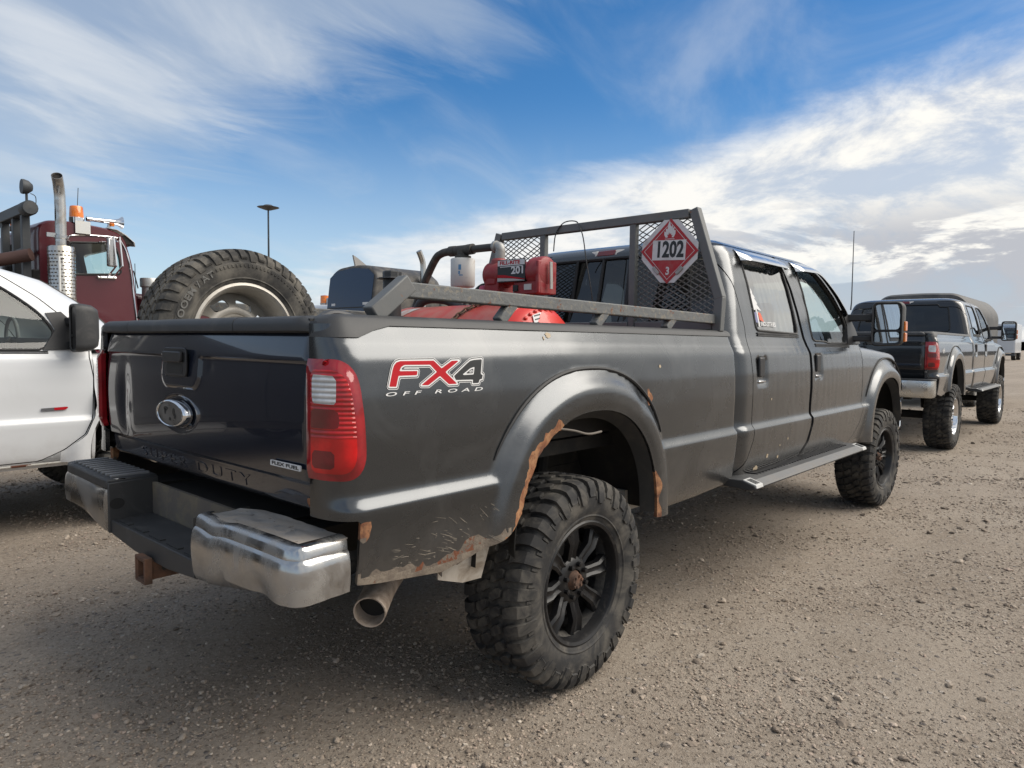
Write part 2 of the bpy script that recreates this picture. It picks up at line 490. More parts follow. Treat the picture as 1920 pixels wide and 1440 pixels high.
class MB:
    """collects simple solids into one mesh"""
    def __init__(s):
        s.V, s.F, s.M = [], [], []

    def add(s, V, F, mi=0):
        b = len(s.V)
        s.V += [tuple(v) for v in V]
        s.F += [[i + b for i in f] for f in F]
        s.M += [mi] * len(F)
        return s

    def box(s, c, d, rot=None, mi=0, taper=None):
        x, y, z = (k / 2 for k in d)
        P = [(-x, -y, -z), (x, -y, -z), (x, y, -z), (-x, y, -z), (-x, -y, z), (x, -y, z), (x, y, z), (-x, y, z)]
        if taper:
            P = [(p[0] * (taper[0] if p[2] > 0 else 1), p[1] * (taper[1] if p[2] > 0 else 1), p[2]) for p in P]
        if rot is not None:
            P = [tuple(rot @ Vector(p)) for p in P]
        P = [(p[0] + c[0], p[1] + c[1], p[2] + c[2]) for p in P]
        return s.add(P, [(0, 3, 2, 1), (4, 5, 6, 7), (0, 1, 5, 4), (1, 2, 6, 5), (2, 3, 7, 6), (3, 0, 4, 7)], mi)

    def bar(s, a, b, w, h=None, up=(0, 0, 1), mi=0):
        a, b = Vector(a), Vector(b)
        h = w if h is None else h
        d = (b - a)
        L = d.length
        d.normalize()
        upv = Vector(up)
        sd_ = d.cross(upv)
        if sd_.length < 1e-4:
            sd_ = d.cross(Vector((1, 0, 0)))
        sd_.normalize()
        u = sd_.cross(d)
        rot = Matrix((d, sd_, u)).transposed()
        return s.box((a + b) / 2, (L, w, h), rot, mi)

    def tube(s, path, r, n=10, mi=0, caps=True, closed=False):
        P = [Vector(p) for p in path]
        rr = r if isinstance(r, (list, tuple)) else [r] * len(P)
        V, F = [], []
        prev = None
        k = len(P)
        for i, p in enumerate(P):
            if closed:
                t = (P[(i + 1) % k] - P[i - 1]).normalized()
            else:
                t = (P[min(i + 1, k - 1)] - P[max(i - 1, 0)]).normalized()
            if prev is None:
                ref = Vector((0, 0, 1)) if abs(t.z) < 0.9 else Vector((1, 0, 0))
                a = t.cross(ref).normalized()
            else:
                a = (prev - t * prev.dot(t)).normalized()
            prev = a
            b = t.cross(a)
            for j in range(n):
                th = 2 * math.pi * j / n
                V.append(p + (a * math.cos(th) + b * math.sin(th)) * rr[i])
        for i in range(k if closed else k - 1):
            i2 = (i + 1) % k
            for j in range(n):
                j2 = (j + 1) % n
                F.append((i * n + j, i * n + j2, i2 * n + j2, i2 * n + j))
        if caps and not closed:
            F.append(tuple(range(n))[::-1])
            F.append(tuple((k - 1) * n + j for j in range(n)))
        return s.add(V, F, mi)

    def lathe(s, prof, origin=(0, 0, 0), axis='z', n=32, mi=0, cap0=False, cap1=False):
        V, F = [], []
        for r, h in prof:
            for j in range(n):
                th = 2 * math.pi * j / n
                c, q = r * math.cos(th), r * math.sin(th)
                p = {'z': (c, q, h), 'y': (q, h, c), 'x': (h, c, q)}[axis]
                V.append((p[0] + origin[0], p[1] + origin[1], p[2] + origin[2]))
        for i in range(len(prof) - 1):
            for j in range(n):
                j2 = (j + 1) % n
                F.append((i * n + j, i * n + j2, (i + 1) * n + j2, (i + 1) * n + j))
        if cap0:
            F.append(tuple(range(n))[::-1])
        if cap1:
            F.append(tuple((len(prof) - 1) * n + j for j in range(n)))
        return s.add(V, F, mi)

    def prism(s, poly, fn, d0, d1, mi=0):
        """poly: 2D points; fn(u, v, d) -> 3D"""
        n = len(poly)
        V = [fn(u, v, d0) for u, v in poly] + [fn(u, v, d1) for u, v in poly]
        F = [tuple(range(n))[::-1], tuple(range(n, 2 * n))]
        F += [(i, (i + 1) % n, n + (i + 1) % n, n + i) for i in range(n)]
        return s.add(V, F, mi)

    def build(s, name, mats, parent=None, **k):
        if isinstance(mats, (list, tuple)):
            k['fm'] = s.M
        return mk(name, s.V, s.F, mats, parent, **k)


def grid(P, flip=False):
    ni, nj = len(P), len(P[0])
    V = [p for row in P for p in row]
    F = []
    for i in range(ni - 1):
        for j in range(nj - 1):
            a, b, c, d = i * nj + j, (i + 1) * nj + j, (i + 1) * nj + j + 1, i * nj + j + 1
            F.append((a, d, c, b) if flip else (a, b, c, d))
    return V, F


def split(V, F, s):
    """cut faces along s = 0; returns V, faces with s < 0, faces with s >= 0"""
    V = [tuple(v) for v in V]
    s = [float(q) if abs(q) > 1e-9 else 1e-9 for q in s]
    cut = {}

    def mid(a, b):
        k = (a, b) if a < b else (b, a)
        if k not in cut:
            a, b = k
            t = s[a] / (s[a] - s[b])
            A, B = V[a], V[b]
            V.append(tuple(A[i] + (B[i] - A[i]) * t for i in range(3)))
            cut[k] = len(V) - 1
        return cut[k]
    neg, pos = [], []
    for f in F:
        sg = [s[i] >= 0 for i in f]
        if all(sg):
            pos.append(list(f))
            continue
        if not any(sg):
            neg.append(list(f))
            continue
        p, n = [], []
        k = len(f)
        for i in range(k):
            a, b = f[i], f[(i + 1) % k]
            (p if sg[i] else n).append(a)
            if sg[i] != sg[(i + 1) % k]:
                q = mid(a, b)
                p.append(q)
                n.append(q)
        if len(p) > 2:
            pos.append(p)
        if len(n) > 2:
            neg.append(n)
    return V, neg, pos


def sdf_poly(Q, poly):
    """signed distance of points Q (n,2) to a polygon, negative inside"""
    Q = np.asarray(Q, float)
    poly = np.asarray(poly, float)
    d = np.full(len(Q), 1e9)
    ins = np.zeros(len(Q), bool)
    n = len(poly)
    for i in range(n):
        a, b = poly[i], poly[(i + 1) % n]
        e = b - a
        w = Q - a
        tt = np.clip((w @ e) / max(e @ e, 1e-12), 0, 1)
        dd = np.hypot(*(w - tt[:, None] * e).T)
        d = np.minimum(d, dd)
        c = (a[1] > Q[:, 1]) != (b[1] > Q[:, 1])
        with np.errstate(divide='ignore', invalid='ignore'):
            xi = (b[0] - a[0]) * (Q[:, 1] - a[1]) / (b[1] - a[1]) + a[0]
        ins ^= c & (Q[:, 0] < xi)
    return np.where(ins, -d, d)


def round_poly(poly, r, n=5):
    """polygon with rounded corners; r is one radius or one per corner"""
    out = []
    k = len(poly)
    rs = r if isinstance(r, (list, tuple)) else [r] * k
    for i in range(k):
        p0, p1, p2 = Vector(poly[i - 1]), Vector(poly[i]), Vector(poly[(i + 1) % k])
        a, b = (p0 - p1), (p2 - p1)
        q = min(rs[i], a.length * 0.49, b.length * 0.49)
        if q < 1e-6:
            out.append(tuple(p1))
            continue
        A, B = p1 + a.normalized() * q, p1 + b.normalized() * q
        for j in range(n + 1):
            t = j / n
            out.append(tuple((1 - t) ** 2 * A + 2 * t * (1 - t) * p1 + t * t * B))
    return out


def mirror(V, F):
    return [(x, -y, z) for x, y, z in V], [list(f)[::-1] for f in F]


def boundary_loops(F):
    """ordered boundary vertex chains of a face set"""
    ed = {}
    for f in F:
        for i in range(len(f)):
            a, b = f[i], f[(i + 1) % len(f)]
            if (b, a) in ed:
                del ed[(b, a)]
            else:
                ed[(a, b)] = 1
    nxt = {}
    for a, b in ed:
        nxt.setdefault(a, []).append(b)
    loops = []
    while nxt:
        s0 = next(iter(nxt))
        cur, loop = s0, []
        while cur in nxt:
            loop.append(cur)
            n = nxt[cur].pop()
            if not nxt[cur]:
                del nxt[cur]
            cur = n
            if cur == s0:
                break
        loops.append(loop)
    return loops


def text_mesh(body, size, extrude=0.0, offset=0.0, spacing=1.0, shear=0.0, align='CENTER'):
    c = bpy.data.curves.new('lettering', 'FONT')
    c.body = body
    c.size = size
    c.extrude = extrude
    c.offset = offset
    c.space_character = spacing
    c.shear = shear
    c.align_x = align
    c.align_y = 'CENTER'
    c.resolution_u = 3
    o = bpy.data.objects.new('lettering', c)
    COL.objects.link(o)
    bpy.context.view_layer.update()
    me = o.to_mesh()
    V = [tuple(v.co) for v in me.vertices]
    F = [list(p.vertices) for p in me.polygons]
    o.to_mesh_clear()
    bpy.data.objects.remove(o)
    bpy.data.curves.remove(c)
    return V, F


def copy_tree(o, parent=None, mats=None):
    c = o.copy()
    COL.objects.link(c)
    c.parent = parent
    for ch in list(o.children):
        copy_tree(ch, c)
    return c


def sm01(t):
    t = np.clip(t, 0, 1)
    return t * t * (3 - 2 * t)


def smax(a, b, k):
    h = np.clip(0.5 + 0.5 * (a - b) / k, 0, 1)
    return b + (a - b) * h + k * h * (1 - h)


def rn(x, y=0.0, z=0.0):
    return mnoise.noise(Vector((x, y, z)))


def bez(P, n=12):
    """Catmull-Rom through points"""
    P = [Vector(p) for p in P]
    out = []
    for i in range(len(P) - 1):
        p0, p1, p2, p3 = P[max(i - 1, 0)], P[i], P[i + 1], P[min(i + 2, len(P) - 1)]
        for j in range(n):
            t = j / n
            out.append(0.5 * ((2 * p1) + (p2 - p0) * t + (2 * p0 - 5 * p1 + 4 * p2 - p3) * t * t + (3 * p1 - p0 - 3 * p2 + p3) * t ** 3))
    out.append(P[-1])
    return out

# ------------------------------------------------------------------ wheels
def tyre_outline(Rt, W, rim):
    h = Rt - rim
    g = Rt - 0.017
    K = [(0, g), (0.20 * W, g - 0.001), (0.36 * W, g - 0.004), (0.43 * W, g - 0.011), (0.468 * W, g - 0.026), (0.487 * W, g - 0.05),
         (0.505 * W, rim + 0.55 * h), (0.497 * W, rim + 0.32 * h), (0.455 * W, rim + 0.10 * h), (0.41 * W, rim - 0.004)]
    P = np.array([tuple(p)[:2] for p in bez([(a, b, 0) for a, b in K], 6)])
    s = np.r_[0, np.cumsum(np.hypot(*np.diff(P, axis=0).T))]
    T = np.gradient(P, axis=0)
    T /= np.linalg.norm(T, axis=1)[:, None]
    N = np.stack([-T[:, 1], T[:, 0]], -1)
    return P, s, N


def make_tyre(Rt, W, rim, style='mud'):
    P, s, N = tyre_outline(Rt, W, rim)
    full = [(p[1], -p[0]) for p in P[::-1]] + [(p[1], p[0]) for p in P[1:]]
    mb = MB()
    mb.lathe(full, axis='y', n=88)
    # inner closure of the carcass
    mb.lathe([(rim - 0.004, -0.41 * W), (rim - 0.03, -0.2 * W), (rim - 0.03, 0.2 * W), (rim - 0.004, 0.41 * W)], axis='y', n=48)

    def at(v, th, h):
        a = abs(v)
        y = np.interp(a, s, P[:, 0]) + np.interp(a, s, N[:, 0]) * h
        r = np.interp(a, s, P[:, 1]) + np.interp(a, s, N[:, 1]) * h
        y = math.copysign(y, v) if v else 0.0
        return (r * math.sin(th), y, r * math.cos(th))

    def strip(rows, hs, inset):
        """rows: (v, thL, thR)"""
        V, F = [], []
        k = len(rows)
        for i, (v, a, b) in enumerate(rows):
            h = hs[i]
            e = inset
            dv = 0.0
            if i == 0:
                dv = 0.003 * math.copysign(1, rows[1][0] - rows[0][0])
            if i == k - 1:
                dv = -0.003 * math.copysign(1, rows[-1][0] - rows[-2][0])
            V += [at(v, a, -0.002), at(v + dv, a + e, h), at(v + dv, b - e, h), at(v, b, -0.002)]
        for i in range(k - 1):
            o, q = 4 * i, 4 * i + 4
            for j in range(3):
                F.append((o + j, o + j + 1, q + j + 1, q + j))
        F.append((0, 3, 2, 1))
        o = 4 * (k - 1)
        F.append((o, o + 1, o + 2, o + 3))
        mb.add(V, F)

    if style == 'mud':
        n = 38
        dth = 2 * math.pi / n
        H = 0.017
        for sg in (1, -1):
            for i in range(n):
                t0 = dth * (i + (0.0 if sg > 0 else 0.5)) + 0.012 * rn(i * 3.1, sg)
                lng = 0.70 if i % 2 else 0.62
                rows, hs = [], []
                for v, sl, wl in ((0.235, 0.10, 0.62), (0.30, 0.03, 0.66), (0.37, 0.0, 0.70), (0.43, -0.02, 0.70), (0.50, -0.02, 0.70),
                                  (lng - 0.06, -0.02, 0.68), (lng, -0.02, 0.52 if i % 2 else 0.66)):
                    c = t0 + sg * sl * dth * 2.2
                    rows.append((sg * v * W, c - wl * dth / 2, c + wl * dth / 2))
                    hs.append(H if v < 0.45 else H * 0.72 if v < 0.55 else H * 0.45)
                strip(rows, hs, 0.006)
                # small step lug between the shoulder blocks
                c = t0 + dth / 2 - sg * 0.02 * dth
                strip([(sg * 0.53 * W, c - 0.1 * dth, c + 0.1 * dth), (sg * 0.60 * W, c - 0.1 * dth, c + 0.1 * dth),
                       (sg * 0.66 * W, c - 0.06 * dth, c + 0.06 * dth)], [0.006, 0.006, 0.004], 0.004)
                # centre blocks: interlocking hooked blocks
                rows, hs = [], []
                for v, sl, wl in ((0.012, 0.50, 0.46), (0.06, 0.44, 0.62), (0.11, 0.30, 0.66), (0.155, 0.22, 0.60), (0.205, 0.20, 0.44)):
                    c = t0 + dth * 0.12 + sg * sl * dth * 1.15
                    rows.append((sg * v * W, c - wl * dth / 2, c + wl * dth / 2))
                    hs.append(H)
                strip(rows, hs, 0.006)
    else:
        n = 52
        dth = 2 * math.pi / n
        for sg in (1, -1):
            for i in range(n):
                t0 = dth * (i + (0.0 if sg > 0 else 0.5))
                lng = 0.56 if i % 2 else 0.60
                rows, hs = [], []
                for v in (0.285, 0.36, 0.42, 0.47, 0.52, lng):
                    c = t0 - sg * 0.3 * dth * (v - 0.3) / 0.3
                    rows.append((sg * v * W, c - 0.36 * dth, c + 0.36 * dth))
                    hs.append(0.012 if v < 0.45 else 0.008 if v < 0.53 else 0.004)
                strip(rows, hs, 0.005)
                for v0, v1, ph in ((0.02, 0.135, 0.3), (0.155, 0.265, 0.75)):
                    rows = []
                    for q in (0, 0.33, 0.67, 1):
                        v = v0 + (v1 - v0) * q
                        c = t0 + dth * (ph + 0.32 * math.sin(q * 3.1))
                        rows.append((sg * v * W, c - 0.40 * dth, c + 0.40 * dth))
                    strip(rows, [0.012] * 4, 0.004)
                # fine ribs high on the sidewall
                for q in range(2):
                    c = t0 + dth * (0.25 + 0.5 * q)
                    strip([(sg * 0.64 * W, c - 0.13 * dth, c + 0.13 * dth), (sg * 0.70 * W, c - 0.13 * dth, c + 0.13 * dth)], [0.003, 0.003], 0.003)
    # rim protector bead rings
    for sg in (-1, 1):
        h = Rt - rim
        mb.lathe([(rim + 0.13 * h, sg * 0.462 * W), (rim + 0.16 * h, sg * 0.483 * W), (rim + 0.20 * h, sg * 0.474 * W)], axis='y', n=64)
    return mb


def make_rim(W, rim, spokes=8, steel=False):
    mb = MB()
    yo = -0.425 * W
    mb.lathe([(rim - 0.004, yo + 0.02), (rim + 0.010, yo + 0.004), (rim + 0.010, yo - 0.004), (rim + 0.002, yo - 0.009), (rim - 0.010, yo - 0.004),
              (rim - 0.016, yo + 0.012), (rim - 0.022, yo + 0.06), (rim - 0.045, 0.0), (rim - 0.045, 0.36 * W), (rim, 0.42 * W)], axis='y', n=64)
    if steel:
        return mb
    hub_r = 0.092
    yh, yr = yo + 0.046, yo + 0.026
    for k in range(spokes):
        th = 2 * math.pi * (k + 0.5) / spokes
        c, q = math.cos(th), math.sin(th)

        def pt(r, w, y):
            return (r * q + w * c, y, r * c - w * q)
        r0, r1, r2 = hub_r - 0.02, rim - 0.085, rim - 0.018
        prof = ((r0, 0.029, yh), (0.5 * (r0 + r1), 0.026, yh - 0.007), (r1, 0.030, yr), (r2, 0.044, yr + 0.012))
        V = []
        for r, w, y in prof:
            V += [pt(r, -w, y + 0.034), pt(r, -w, y + 0.007), pt(r, -w * 0.62, y), pt(r, -w * 0.25, y + 0.010), pt(r, w * 0.25, y + 0.010),
                  pt(r, w * 0.62, y), pt(r, w, y + 0.007), pt(r, w, y + 0.034)]
        F = []
        for i in range(3):
            for j in range(7):
                F.append((8 * i + j, 8 * i + j + 1, 8 * i + 9 + j, 8 * i + 8 + j))
        F.append(tuple(range(7, -1, -1)))
        mb.add(V, F)
        th2 = 2 * math.pi * k / spokes
        mb.lathe([(0.0, yh - 0.022), (0.010, yh - 0.020), (0.012, yh + 0.01)], origin=(0.066 * math.sin(th2), 0, 0.066 * math.cos(th2)), axis='y', n=8)
    mb.lathe([(0.045, yh - 0.004), (0.082, yh - 0.004), (0.094, yh + 0.006), (0.094, yh + 0.05)], axis='y', n=32)
    # closed dark back of the wheel
    return mb


def make_hub(W):
    mb = MB()
    yo = -0.425 * W
    yh = yo + 0.058
    mb.lathe([(0.0, yh - 0.035), (0.030, yh - 0.034), (0.034, yh - 0.02), (0.040, yh - 0.012), (0.046, yh + 0.01), (0.046, yh + 0.09)], axis='y', n=20)
    for k in range(6):
        a = 2 * math.pi * k / 6
        mb.lathe([(0.0, yh - 0.042), (0.006, yh - 0.041), (0.007, yh - 0.03)], origin=(0.022 * math.sin(a), 0, 0.022 * math.cos(a)), axis='y', n=6)
    return mb


def wheel(parent, loc, Rt, W, rim, rim_mat, rubber, side, protos, steer=0.0, hub_mat=None, spin=0.0):
    """side -1: outer face towards -y"""
    w = sub_empty('wheel', parent, loc, (0, 0, (0 if side < 0 else math.pi) + steer))
    parts = (('tyre', rubber), ('rim', rim_mat), ('hub', hub_mat or RUSTY_STEEL), ('brake_disc', VOID))
    for key, m in parts:
        if key not in protos:
            if key == 'tyre':
                o = make_tyre(Rt, W, rim).build('tyre', m, None, smooth=32)
            elif key == 'rim':
                o = make_rim(W, rim).build('rim', m, None, smooth=40)
            elif key == 'hub':
                o = make_hub(W).build('hub', m, None, smooth=30)
            else:
                mb = MB()
                mb.lathe([(0.0, 0.0), (0.19, 0.0), (0.19, 0.03), (rim - 0.03, 0.06), (rim - 0.03, 0.10), (0.0, 0.10)], axis='y', n=32)
                o = mb.build('brake_disc', m, None, smooth=30)
            protos[key] = o
        else:
            o = protos[key].copy()
            COL.objects.link(o)
        o.parent = w
        o.rotation_euler = (0, spin, 0)
    return w


# ------------------------------------------------------------------ crew cab pickup
ZP = np.array([.58, .60, .625, .66, .75, .890, .902, .925, .94, 1.00, 1.10, 1.22, 1.32, 1.340, 1.350, 1.368, 1.378, 1.43, 1.46])
WP = np.array([.925, .945, .962, .972, .984, .996, .994, .977, .9735, .974, .977, .974, .964, .960, .954, .947, .941, .921, .915])
A_IN, B_IN, N_IN, Z_IN = 0.475, 0.495, 2.25, 0.62


def rho(x, z, xc):
    return ((np.abs(x - xc) / A_IN) ** N_IN + (np.maximum(z - Z_IN, 0) / B_IN) ** N_IN) ** (1 / N_IN)


def wbase(z):
    return np.interp(z, ZP, WP)


def bulge(r):
    b = 0.012 * sm01((1.335 - r) / 0.012) + 0.046 * sm01((1.325 - r) / 0.17)
    return b - 0.010 * sm01((1.07 - r) / 0.07)


def wside(x, z, xc):
    r = rho(x, z, xc)
    f = np.where(r < 1.335, 0.966 + bulge(r), 0)
    return smax(wbase(z), f, 0.008)


def noise_line(a, scale, amp, seed=0.0):
    return amp * (0.6 * rn(a * scale, seed) + 0.4 * rn(a * scale * 3.1, seed + 7))


def pickup(root, cfg):
    P = {}
    paint = cfg['paint']
    tgp = cfg.get('tailgate_paint', cfg.get('bed_paint', paint))
    dz = cfg.get('dz', 0.0)
    worn = cfg.get('worn', False)
    xr_c = 0.05
    xf_c = cfg.get('arch_f', 4.40)
    step = cfg.get('step', 0.015)

    def put(name, V, F, m, parent=None, **k):
        if dz and parent is None:
            V = [(v[0], v[1], v[2] + dz) for v in V]
        elif dz:
            V = [(v[0], v[1], v[2] + dz) for v in V]
        return mk(name, V, F, m, parent or root, **k)

    def mput(name, mb, m, parent=None, **k):
        if dz:
            mb.V = [(v[0], v[1], v[2] + dz) for v in mb.V]
        return mb.build(name, m, parent or root, **k)

    # ---------------- bed sides
    plan = []                                  # (x, fraction of the corner 0..1)
    ncor = 18
    for i in range(ncor + 1):
        a = (i / ncor) * math.pi / 2
        plan.append((-1.04 - 0.10 * math.cos(a) ** 0.85 if i < ncor else -1.04, math.sin(a) ** 0.8))
    xs = np.arange(-1.04 + step, 1.425, step)
    plan += [(x, 1.0) for x in xs] + [(1.425, 1.0)]
    zs = sorted(set(np.round(np.concatenate([np.arange(.58, 1.43, step), [.58, 1.43, 1.368, 1.378, 1.345, .902, .925]]), 4)))
    XX = np.array([p[0] for p in plan])
    CC = np.array([p[1] for p in plan])
    rows = []
    for x, c in plan:
        z = np.array(zs)
        w = wside(np.full(len(z), x), z, xr_c)
        # front edge of the box rolls in
        w = w - 0.016 * sm01((x - 1.395) / 0.03)
        if worn:
            w = w + np.array([0.0016 * rn(x * 2.2, q * 4.5, 3.0) + 0.0007 * rn(x * 7.0, q * 9.0, 8.0) for q in z])
            w = w - 0.007 * np.exp(-(((x - 0.40) / 0.05) ** 2 + ((z - 1.13) / 0.05) ** 2)) - 0.004 * np.exp(-(((x + 0.75) / 0.10) ** 2 + ((z - 0.80) / 0.05) ** 2))
        yy = 0.838 + (w - 0.838) * c
        rows.append([(x, -float(yy[j]), float(z[j])) for j in range(len(z))])
    V, F = grid(rows)

    def arr(V):
        return np.array(V)
    # opening
    A = arr(V)
    op = rho(A[:, 0], A[:, 2], xr_c) - 1.0
    if worn:
        ang = np.arctan2(A[:, 2] - Z_IN, A[:, 0] - xr_c)
        nz = np.array([0.030 * rn(a * 9.0, 3.3) + 0.02 * rn(a * 31.0, 1.7) for a in ang])
        left = sm01((ang - 1.75) / 0.35)
        op = op + left * (nz * 0.8 + 0.005)
    V, opening, F = split(V, F, op)
    # lower edge of the box
    A = arr(V)
    bx = [-1.2, -1.08, -1.0, -.74, -.60, -.53, -.47, -.42, -.38, .40, .56, .70, 1.0, 1.33, 1.40, 1.425]
    bz = [.685, .683, .670, .640, .668, .694, .722, .765, .80, .60, .598, .600, .606, .630, .665, .72]
    lo = A[:, 2] - np.interp(A[:, 0], bx, bz)
    V, _, F = split(V, F, lo)
    # corner below the lamp is cut back for the bumper
    A = arr(V)
    cut = np.maximum(-(A[:, 0] + 1.072), A[:, 2] - 0.872)
    cut = np.where(A[:, 2] < 0.872, -np.minimum(-(A[:, 0] + 1.072), 0.872 - A[:, 2]), 1.0)
    cut = np.maximum(A[:, 0] + 1.072, A[:, 2] - 0.872)
    V, _, F = split(V, F, cut)
    # tail lamp outline in unrolled coordinates
    A = arr(V)
    U = (A[:, 0] + 1.14) + (-A[:, 1] - 0.838)
    lamp = round_poly([(-0.02, 0.985), (0.235, 0.985), (0.232, 1.15), (0.195, 1.330), (-0.02, 1.330)], [0, 0.10, 0.25, 0.16, 0], 7)
    lamp_poly = lamp
    V, lampF, F = split(V, F, sdf_poly(np.stack([U, A[:, 2]], -1), lamp))
    fm = None
    mats = [cfg.get('bed_paint', paint)]
    if worn:
        # rust along the torn lip, the lower rear edge and the trailing end of the arch
        A = arr(V)
        ang = np.arctan2(A[:, 2] - Z_IN, A[:, 0] - xr_c)
        rr = rho(A[:, 0], A[:, 2], xr_c)
        band = np.array([0.075 + 0.055 * rn(a * 6.0, 9.1) + 0.05 * rn(a * 23.0, 4.2) for a in ang])
        left = sm01((ang - 1.88) / 0.2)
        rs = (rr - 1.0) - band * left + (1 - left) * 0.3
        low2 = A[:, 2] - np.interp(A[:, 0], bx, bz)
        bn = np.array([0.034 + 0.05 * rn(x * 5.0, 2.2) + 0.03 * rn(x * 19.0, 5.5) + 0.012 * rn(x * 70.0, 6.5) for x in A[:, 0]])
        rear = sm01((-0.42 - A[:, 0]) / 0.08)
        rs2 = low2 - bn * rear + (1 - rear) * 0.3
        fr = np.array([0.03 + 0.05 * rn(z * 14.0, 8.8) for z in A[:, 2]])
        rs3 = np.where((ang < 0.42) & (A[:, 0] > 0.3), (rr - 1.0) - fr - 0.012, 0.3)
        # chipped corner
        rs4 = np.hypot((A[:, 0] + 1.06) * 1.3, A[:, 2] - 0.845) - np.array([0.03 + 0.03 * rn(z * 25.0, x * 25.0) for x, z in A[:, (0, 2)]])
        rs5 = np.hypot(A[:, 0] - 0.505, (A[:, 2] - 1.145) * 0.7) - np.array([0.022 + 0.02 * rn(z * 40.0, x * 40.0) for x, z in A[:, (0, 2)]])
        allr = np.minimum.reduce([rs, rs2, rs3, rs4, rs5])
        V, rustF, F = split(V, F, allr)
        A = arr(V)
        low3 = [min(V[i][2] for i in f) - float(np.interp(V[f[0]][0], bx, bz)) < 0.13 and V[f[0]][0] < -0.50 for f in rustF]
        fm = [0] * len(F) + [2 if q else 1 for q in low3]
        F = F + rustF
        mats = [paint, RUST, MUD_RUST, MUD_LIP]
        A = arr(V)
        sl = A[:, 2] - np.interp(A[:, 0], bx, bz) - np.array([0.026 + 0.012 * rn(x * 9.0, 1.1) + 0.006 * rn(x * 40.0, 7.7) for x in A[:, 0]])
        sl = np.where((A[:, 0] < -0.47) & (A[:, 2] < 0.80), sl, np.maximum(sl, 0.05))
        newF, newm = [], []
        for q in (0, 1, 2):
            V, lo_, hi_ = split(V, [f for f, k in zip(F, fm) if k == q], np.r_[sl, np.full(len(V) - len(sl), 0.001)]) if False else (V, [], [f for f, k in zip(F, fm) if k == q])
            for f in hi_:
                c = np.mean([sl[i] for i in f])
                newF.append(f)
                newm.append(3 if c < 0 and q != 1 else q)
        F, fm = newF, newm
    P['bed_side'] = put('bed_side', V, F, list(mats), solid=0.018, smooth=40, fm=fm, rim=None if worn else SEAL)
    Vm, Fm = mirror(V, F)
    o = put('bed_side', Vm, Fm, list(mats), solid=0.018, smooth=40, fm=fm)
    # tail lamps
    for sgn in (1, -1):
        LV = [(v[0], v[1], v[2]) for v in V]
        A = arr(LV)
        # push the lens proud of the sheet metal, domed
        U = (A[:, 0] + 1.14) + (-A[:, 1] - 0.838)
        sd_ = -sdf_poly(np.stack([U, A[:, 2]], -1), lamp_poly)
        pr = 0.004 + 0.014 * sm01(sd_ / 0.045)
        cdir = np.stack([np.where(U < 0.10, -1.0, np.clip(-(0.2 - U) * 10, -1, 0)), np.where(U > 0.05, -1.0, np.clip(-U * 20, -1, 0))], -1)
        cdir /= np.maximum(np.linalg.norm(cdir, axis=1), 1e-6)[:, None]
        A[:, 0] += cdir[:, 0] * pr
        A[:, 1] += cdir[:, 1] * pr
        U2 = U
        LV = [tuple(a) for a in A]
        body = lampF
        groups = []
        # border
        def div(LV, faces, s):
            return split(LV, faces, s)

        def uz(LV):
            A = arr(LV)
            return np.stack([(A[:, 0] + 1.155) + (-A[:, 1] - 0.838), A[:, 2]], -1)
        inner = round_poly([(0.030, 1.006), (0.225, 1.006), (0.222, 1.14), (0.190, 1.300), (0.030, 1.300)], [0.012, 0.085, 0.2, 0.13, 0.012], 6)
        LV, inn, bor = div(LV, body, sdf_poly(uz(LV), inner))
        rev = round_poly([(0.036, 1.205), (0.142, 1.203), (0.142, 1.283), (0.036, 1.287)], 0.012, 4)
        LV, clr, rest = div(LV, inn, sdf_poly(uz(LV), rev))
        LV, lowl, upl = div(LV, rest, arr(LV)[:, 2] - 1.107)
        LV, drk, upl = div(LV, upl, sdf_poly(uz(LV), round_poly([(0.03, 1.135), (0.155, 1.135), (0.155, 1.19), (0.03, 1.19)], [0, 0.012, 0.03, 0], 4)))
        LV, drk2, lowl = div(LV, lowl, sdf_poly(uz(LV), [(0.035, 1.02), (0.135, 1.02), (0.135, 1.072), (0.035, 1.072)]))
        LF = bor + clr + lowl + upl + drk + drk2
        fmm = [0] * len(bor) + [1] * len(clr) + [2] * len(lowl) + [3] * len(upl) + [4] * len(drk) + [4] * len(drk2)
        if sgn < 0:
            LV, LF = mirror(LV, LF)
        put('tail_light', LV, LF, [LENS_RIM, LENS_CLEAR, LENS_RED, LENS_RIB, LENS_DARK], solid=0.02, smooth=50, fm=fmm)
